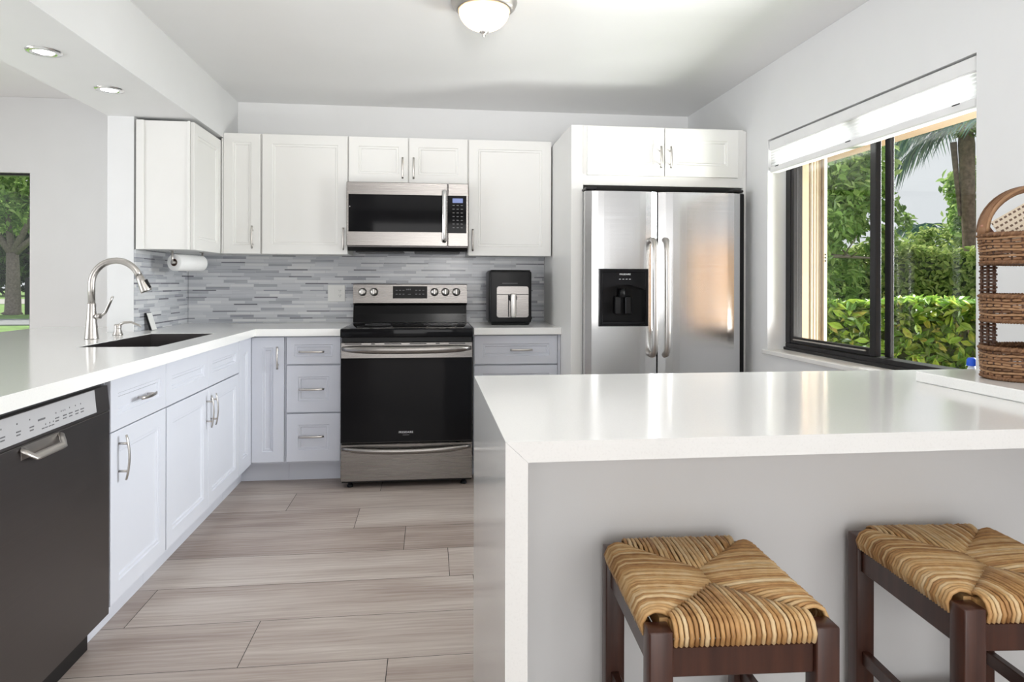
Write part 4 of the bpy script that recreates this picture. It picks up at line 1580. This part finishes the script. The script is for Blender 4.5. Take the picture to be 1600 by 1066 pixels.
pl = thing('recessed_spotlight', 'round recessed spotlight in the soffit, nearer the viewer', 'spotlight', (-1.500, 2.860, 2.094), 'recessed spotlights in the soffit')
b = B()
b.lathe([(0.036, -0.0005), (0.036, -0.004), (0.044, -0.008), (0.060, -0.006), (0.063, -0.0005)], (-1.500, 2.860, 2.094), seg=36, cap0=False, cap1=False)
b.link('trim_ring', M['chrome'], pl)
B().lathe([(0.0355, -0.0008), (0.0355, -0.004), (0.02, -0.0055), (0.0, -0.006)], (-1.500, 2.860, 2.094), seg=30, cap1=False).link('lens', M['bulb'], pl)
p2 = copy_tree(pl)
p2.location = (-1.490, 3.385, 2.094)
p2['label'] = 'round recessed spotlight in the soffit, nearer the back wall'

# ================================================================== GARDEN


def leaf_mesh(name, centers, dirs, size, m, parent, seed=0, aspect=0.45, fold=0.25, origin=(0, 0, 0)):
    """many small folded leaves in one mesh; dirs are rough facing directions"""
    r = np.random.RandomState(seed)
    C = np.asarray(centers, float) - np.asarray(origin, float)
    n = len(C)
    nrm = np.asarray(dirs, float) + r.normal(0, 0.55, (n, 3))
    nrm /= np.linalg.norm(nrm, axis=1)[:, None] + 1e-9
    a = r.normal(0, 1, (n, 3))
    a -= nrm * (a * nrm).sum(1)[:, None]
    a /= np.linalg.norm(a, axis=1)[:, None] + 1e-9
    a[:, 2] -= 0.25
    a /= np.linalg.norm(a, axis=1)[:, None] + 1e-9
    b_ = np.cross(nrm, a)
    s_ = size * r.uniform(0.65, 1.3, n)[:, None]
    w = s_ * aspect
    V = np.empty((n, 6, 3))
    V[:, 0] = C - a * s_ * 0.5
    V[:, 1] = C - a * s_ * 0.1 + b_ * w * 0.5 + nrm * w * fold
    V[:, 2] = C + a * s_ * 0.22 + b_ * w * 0.42 + nrm * w * fold * 0.8
    V[:, 3] = C + a * s_ * 0.55 - nrm * s_ * 0.08
    V[:, 4] = C + a * s_ * 0.22 - b_ * w * 0.42 + nrm * w * fold * 0.8
    V[:, 5] = C - a * s_ * 0.1 - b_ * w * 0.5 + nrm * w * fold
    idx = np.arange(n)[:, None] * 6
    F = np.concatenate([idx + np.array([[0, 1, 2, 3]]), idx + np.array([[0, 3, 4, 5]])])
    me_ = bpy.data.meshes.new(name)
    me_.from_pydata(V.reshape(-1, 3).tolist(), [], F.tolist())
    me_.materials.append(m)
    o_ = bpy.data.objects.new(name, me_)
    COL.objects.link(o_)
    if parent is not None:
        o_.parent = parent
    return o_


def hedge(name, label, P0, P1, depth, z0, z1, n, size, m, seed, bump=0.06, group=None):
    """clipped hedge along P0-P1 (front line), growing back by depth"""
    r = np.random.RandomState(seed)
    P0, P1 = np.array(P0), np.array(P1)
    L = np.linalg.norm(P1 - P0)
    d = (P1 - P0) / L
    nn = np.array([d[1], -d[0]])
    if nn @ (-(P0 + P1) / 2) < 0:
        nn = -nn
    h = thing(name, label, 'hedge', ((P0[0] + P1[0]) / 2, (P0[1] + P1[1]) / 2, z0), group)
    na = int(n * 0.58)
    u = r.uniform(0, L, n)
    face = np.zeros(n, int)
    face[na:] = 1
    dep = np.where(face == 0, np.abs(r.normal(0, 0.07, n)), r.uniform(0, depth, n))
    z = np.where(face == 0, z0 + (z1 - z0) * r.uniform(0, 1, n), z1 - np.abs(r.normal(0, 0.05, n)))
    wob = bump * (np.sin(u * 3.1 + seed) + 0.6 * np.sin(u * 7.3 + 2 * seed) + 0.5 * np.sin(z * 9 + u * 5))
    z = np.where(face == 1, z + wob * 0.6 + r.normal(0, bump * 0.35, n), z)
    dep = np.where(face == 0, dep + wob, dep)
    pos = P0 + d * u[:, None] - nn * dep[:, None]
    C = np.column_stack([pos, z])
    dirs = np.where(face[:, None] == 0, np.array([[nn[0], nn[1], 0.55]]), np.array([[nn[0] * 0.3, nn[1] * 0.3, 1.0]]))
    leaf_mesh('foliage', C, dirs, size, m, h, seed, origin=h.location)
    # twigs and stems inside
    b = B()
    rr = random.Random(seed)
    k = max(4, int(L / 0.35))
    for i in range(k):
        uu = L * (i + 0.5) / k
        base = P0 + d * uu - nn * (depth * 0.5)
        for j in range(3):
            tip = base + d * rr.uniform(-0.35, 0.35) + nn * rr.uniform(-0.1, depth * 0.42)
            b.tube([(base[0], base[1], z0), ((base[0] + tip[0]) / 2, (base[1] + tip[1]) / 2, (z0 + z1) / 2 + rr.uniform(-.1, .1)), (tip[0], tip[1], z1 - 0.08)], [0.018, 0.011, 0.005], 5)
    b.link('stems', M['bark'], h)
    # dense dark heart of twigs so the hedge is not see-through
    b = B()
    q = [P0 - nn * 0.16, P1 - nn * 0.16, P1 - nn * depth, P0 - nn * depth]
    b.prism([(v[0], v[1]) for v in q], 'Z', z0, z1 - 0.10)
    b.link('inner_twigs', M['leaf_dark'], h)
    return h


GZ = -0.15
struct(B().box(-75, 60, 5.2, 120, GZ - 0.2, GZ).link('ground', M['grass']), 'green lawn outside the house', 'lawn')
struct(B().box(2.18, 45, -6, 5.2, GZ - 0.2, GZ - 0.0005).link('ground_side', M['grass']), 'green ground beside the house under the window', 'lawn')

HG = 'clipped hedges in the garden'
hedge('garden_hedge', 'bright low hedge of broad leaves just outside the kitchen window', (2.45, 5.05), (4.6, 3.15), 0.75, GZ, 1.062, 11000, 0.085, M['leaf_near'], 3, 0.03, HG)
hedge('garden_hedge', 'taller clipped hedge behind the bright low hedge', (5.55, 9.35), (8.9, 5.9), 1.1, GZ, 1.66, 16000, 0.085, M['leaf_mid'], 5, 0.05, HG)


def tree(name, label, base, h_trunk, r0, crown, n, size, m, seed, branches=(), group='garden trees', cat='tree', twigs=True):
    """crown: list of (cx, cy, cz, rx, ry, rz)"""
    t_ = thing(name, label, cat, base, group)
    b = B()
    bx_, by_, bz_ = base
    b.tube([(bx_, by_, bz_), (bx_ + 0.02, by_, bz_ + 0.12), (bx_ + 0.03, by_, bz_ + h_trunk * 0.5), (bx_, by_, bz_ + h_trunk)], [r0 * 1.55, r0 * 1.1, r0 * 0.92, r0 * 0.8], 10)
    top = Vector((bx_, by_, bz_ + h_trunk))
    rr = random.Random(seed)
    ends_ = [Vector(p) for p in branches] or [Vector(c_[:3]) for c_ in crown]
    for e_ in ends_:
        mid = (top + e_) / 2 + Vector((rr.uniform(-.1, .1), rr.uniform(-.1, .1), rr.uniform(0.0, .15)))
        b.tube([top - Z3 * 0.05, mid, e_], [r0 * 0.62, r0 * 0.40, r0 * 0.16], 8)
        for k in range(3):
            q = mid + (e_ - mid) * rr.random()
            b.tube([q, q + Vector((rr.uniform(-.5, .5), rr.uniform(-.5, .5), rr.uniform(.1, .6))) * (e_ - top).length * 0.5], [r0 * 0.2, r0 * 0.05], 6)
    b.link('trunk', M['bark'], t_)
    r = np.random.RandomState(seed)
    vols = np.array([c_[3] * c_[4] * c_[5] for c_ in crown])
    cnt = r.multinomial(n, vols / vols.sum())
    Cs, Ds = [], []
    for c_, k in zip(crown, cnt):
        # clusters of leaves spread through the ellipsoid
        kc = max(3, k // 28)
        q = r.normal(0, 1, (kc, 3))
        q /= np.linalg.norm(q, axis=1)[:, None]
        rad = r.uniform(0.25, 1.0, kc)[:, None] ** 0.5
        cl_ = q * rad
        ii = r.randint(0, kc, k)
        p = cl_[ii] + r.normal(0, 0.11, (k, 3))
        Cs.append(p * np.array(c_[3:6]) + np.array(c_[:3]))
        Ds.append(q[ii] * 0.7 + np.array([0, 0, 0.7]))
    leaf_mesh('crown', np.concatenate(Cs), np.concatenate(Ds), size, m, t_, seed, origin=base)
    return t_


tree('garden_tree', 'leafy tree with a bare low branch beyond the left window pane', (4.45, 8.05, GZ), 1.55, 0.07,
     [(4.9, 8.1, 2.75, 0.95, 0.7, 0.75), (5.6, 8.5, 2.35, 0.6, 0.6, 0.5), (4.7, 8.0, 2.0, 0.7, 0.6, 0.5), (5.9, 8.6, 1.95, 0.5, 0.5, 0.35), (5.2, 8.6, 1.25, 0.55, 0.5, 0.45), (4.6, 8.2, 0.9, 0.6, 0.5, 0.5), (5.5, 8.8, 3.3, 0.7, 0.6, 0.4)],
     11000, 0.115, M['leaf_tree'], 21, branches=[(5.35, 7.65, 1.50), (4.9, 8.1, 2.6), (5.6, 8.5, 2.3), (4.4, 8.0, 2.4)])
tree('garden_tree', 'dark leafy tree standing behind the tall palm trunk', (9.9, 11.2, GZ), 2.0, 0.10,
     [(9.9, 11.3, 2.75, 0.65, 0.6, 0.65), (10.3, 11.0, 2.4, 0.7, 0.6, 0.4)], 2600, 0.15, M['leaf_tree'], 22)
tree('garden_bush', 'round dark bush showing above the clipped hedge left of the tall palm', (13.5, 15.6, GZ), 1.2, 0.12,
     [(13.2, 15.9, 1.95, 1.2, 0.9, 0.75), (14.4, 15.0, 2.0, 1.2, 0.9, 0.8), (12.0, 16.7, 1.75, 1.1, 0.9, 0.7)], 6000, 0.17, M['leaf_mid'], 23, cat='bush', group=None)


def frond(b, base, direction, L, droop, nl=36, ll=0.5, wid=0.022, seed=0):
    """feather frond: a curved rachis with narrow hanging leaflets, appended to builder b"""
    r = random.Random(seed)
    d = Vector(direction).normalized()
    pts = []
    for i in range(13):
        t = i / 12
        pts.append(Vector(base) + d * (L * t) - Z3 * (droop * L * t * t))
    b.tube(pts, [0.022 * (1 - 0.85 * i / 12) for i in range(13)], 5)
    for i in range(nl):
        t = 0.12 + 0.88 * i / nl
        k = min(11, int(t * 12))
        p = pts[k] + (pts[k + 1] - pts[k]) * (t * 12 - k)
        tan = (pts[k + 1] - pts[k]).normalized()
        side = tan.cross(Z3)
        if side.length < 1e-3:
            side = X3.copy()
        side.normalize()
        for sgn in (-1, 1):
            l_ = ll * (0.55 + 0.45 * math.sin(PI * min(1, t * 1.05))) * r.uniform(0.85, 1.1)
            q = (side * sgn * 0.75 + tan * 0.45 - Z3 * r.uniform(0.25, 0.7)).normalized()
            up = q.cross(tan).normalized() * wid
            m_ = p + q * l_ * 0.55
            e_ = p + q * l_ - Z3 * l_ * 0.25
            b._add([p + up * 0.3, m_ + up, e_, m_ - up, p - up * 0.3], [(0, 1, 2, 3, 4)])


# tall palm
pm = thing('palm_tree', 'tall palm with shaggy trunk and hanging feather fronds, top right of the window', 'palm', (8.75, 10.1, GZ), 'palms in the garden')
b = B()
pts = [(8.75, 10.1, GZ), (8.72, 10.1, 1.2), (8.66, 10.08, 2.4), (8.60, 10.05, 3.45), (8.58, 10.05, 3.8)]
b.tube(pts, [0.14, 0.10, 0.10, 0.12, 0.09], 12)
b.tube([(8.45, 10.15, 3.5), (8.50, 10.15, 3.0), (8.56, 10.14, 2.3)], [0.05, 0.04, 0.025], 7)
b.link('trunk', M['palmbark'], pm)
top = (8.58, 10.05, 3.75)
i = 0
for ang, el, L, dr_ in ((2.35, 0.42, 1.9, 0.85), (2.75, 0.30, 2.0, 0.70), (3.3, 0.5, 2.0, 0.6), (1.6, 0.5, 1.8, 0.65), (-0.6, 0.4, 1.7, 0.9), (0.2, 0.6, 1.9, 0.6), (4.1, 0.6, 1.9, 0.7), (5.0, 0.5, 1.9, 0.8), (2.0, 0.9, 1.7, 0.5), (2.55, 0.05, 1.35, 0.9)):
    b = B()
    frond(b, top, (math.cos(ang) * math.cos(el), math.sin(ang) * math.cos(el), math.sin(el)), L, dr_, 40, 0.62, 0.018, 50 + i)
    b.link('frond', M['frond'], pm)
    i += 1
b = B()
for k in range(7):
    a = k * 0.9
    frond(b, (8.58, 10.05, 3.55), (math.cos(a) * 0.5, math.sin(a) * 0.5, 0.9), 0.7, 0.3, 14, 0.25, 0.02, 80 + k)
b.link('crown_shaft', M['frond_yellow'], pm)
# small far palm
dp = thing('palm_tree', 'small distant palm with curled drooping fronds above the middle of the hedge', 'palm', (15.6, 20.0, GZ), 'palms in the garden')
B().tube([(15.6, 20.0, GZ), (15.65, 20.0, 1.4), (15.6, 20.0, 2.9)], [0.22, 0.15, 0.11], 8).link('trunk', M['palmbark'], dp)
for k in range(11):
    a = k * 2 * PI / 11 + 0.2
    b = B()
    frond(b, (15.6, 20.0, 2.95), (math.cos(a), math.sin(a), 0.75 if k % 2 else 0.35), 1.45, 0.85, 22, 0.42, 0.035, 100 + k)
    b.link('frond', M['frond'], dp)

# accordion shutter folded beside the window outside
sh = thing('storm_shutter', 'folded beige accordion storm shutter outside the left side of the window', 'shutter', (2.13, 3.57, 0.8))
b = B()
for k in range(4):
    x = 2.089 + k * 0.017
    b.prism([(x, 3.552), (x + 0.0070, 3.547), (x + 0.0110, 3.547), (x + 0.017, 3.552), (x + 0.017, 3.62), (x, 3.62)], 'Z', 0.80, 2.0)
b.link('folded_blades', M['shutter'], sh)
B().box(2.1575, 2.178, 3.528, 3.62, 0.79, 2.01, 0.002).link('end_post', M['shutter'], sh)
for k in range(3):
    B().lathe([(0.005, 0), (0.005, 0.002)], (2.168, 3.5275, 1.355 - k * 0.018), axis=(0, -1, 0), seg=8).link('lock_hole', M['shadow'], sh)
B().box(2.086, 2.18, 3.52, 3.63, 0.775, 0.789).link('floor_track', M['shutter'], sh)

# peach wing of the neighbouring house, seen only in reflections from inside
tag(B().box(2.3, 7.5, -1.5, -1.2, GZ, 1.75).link('garden_wall', M['peach']), 'peach stucco garden wall outside', 'wall')

# living room view: lawn tree, path, kerb, railing post
tree('lawn_tree', 'branching shade tree on the lawn beyond the far left glass door', (-16.9, 30.0, GZ), 2.5, 0.27,
     [(-18.2, 30.4, 4.6, 1.8, 1.8, 1.3), (-15.6, 30.0, 4.9, 1.8, 1.7, 1.3), (-16.9, 30.6, 6.0, 3.0, 2.4, 1.5), (-17.2, 30.2, 3.9, 2.2, 1.5, 0.8)],
     9000, 0.26, M['leaf_tree'], 31, branches=[(-18.2, 30.2, 4.2), (-15.9, 29.8, 4.4), (-17.3, 30.3, 4.7), (-15.2, 29.9, 3.5)])
tree('lawn_tree', 'dense dark trees closing off the lawn in the far left distance', (-40.0, 70.5, GZ), 2.2, 0.35,
     [(-40, 72, 3.0, 9, 3, 3.2), (-36, 70, 5.5, 6, 3, 4.2), (-44, 72, 6.0, 6, 3, 4.5), (-40, 74, 10.5, 9, 3, 3.5)], 9000, 0.8, M['leaf_dark'], 32)
tree('lawn_tree', 'dense dark trees far across the lawn, right of the shade tree', (-16.0, 60.0, GZ), 2.2, 0.35,
     [(-17, 60, 3.0, 7, 3, 3.2), (-14, 60, 5.5, 5, 3, 4.0), (-19, 60, 6.0, 4, 3, 4.2), (-9, 60, 3.5, 5, 3, 3.6)], 7000, 0.8, M['leaf_dark'], 33)
struct(B().box(-60, -4, 44.0, 56.0, GZ + 0.001, GZ + 0.02).link('path', M['path']), 'pale concrete path across the far lawn', 'path')
struct(B().box(-30, -6, 22.5, 26.0, GZ + 0.001, GZ + 0.03).link('kerb', M['kerb']), 'grey kerb strip across the lawn', 'path')
rp = thing('railing_post', 'dark iron railing post on the lawn beside the shade tree', 'railing', (-16.4, 30.2, GZ))
B().box(-16.5, -16.32, 30.1, 30.25, GZ + 0.001, 1.36, 0.01).link('post', M['iron'], rp)
for z in (0.2, 0.95):
    B().box(-16.32, -14.6, 30.14, 30.2, z, z + 0.10).link('rail', M['iron'], rp)
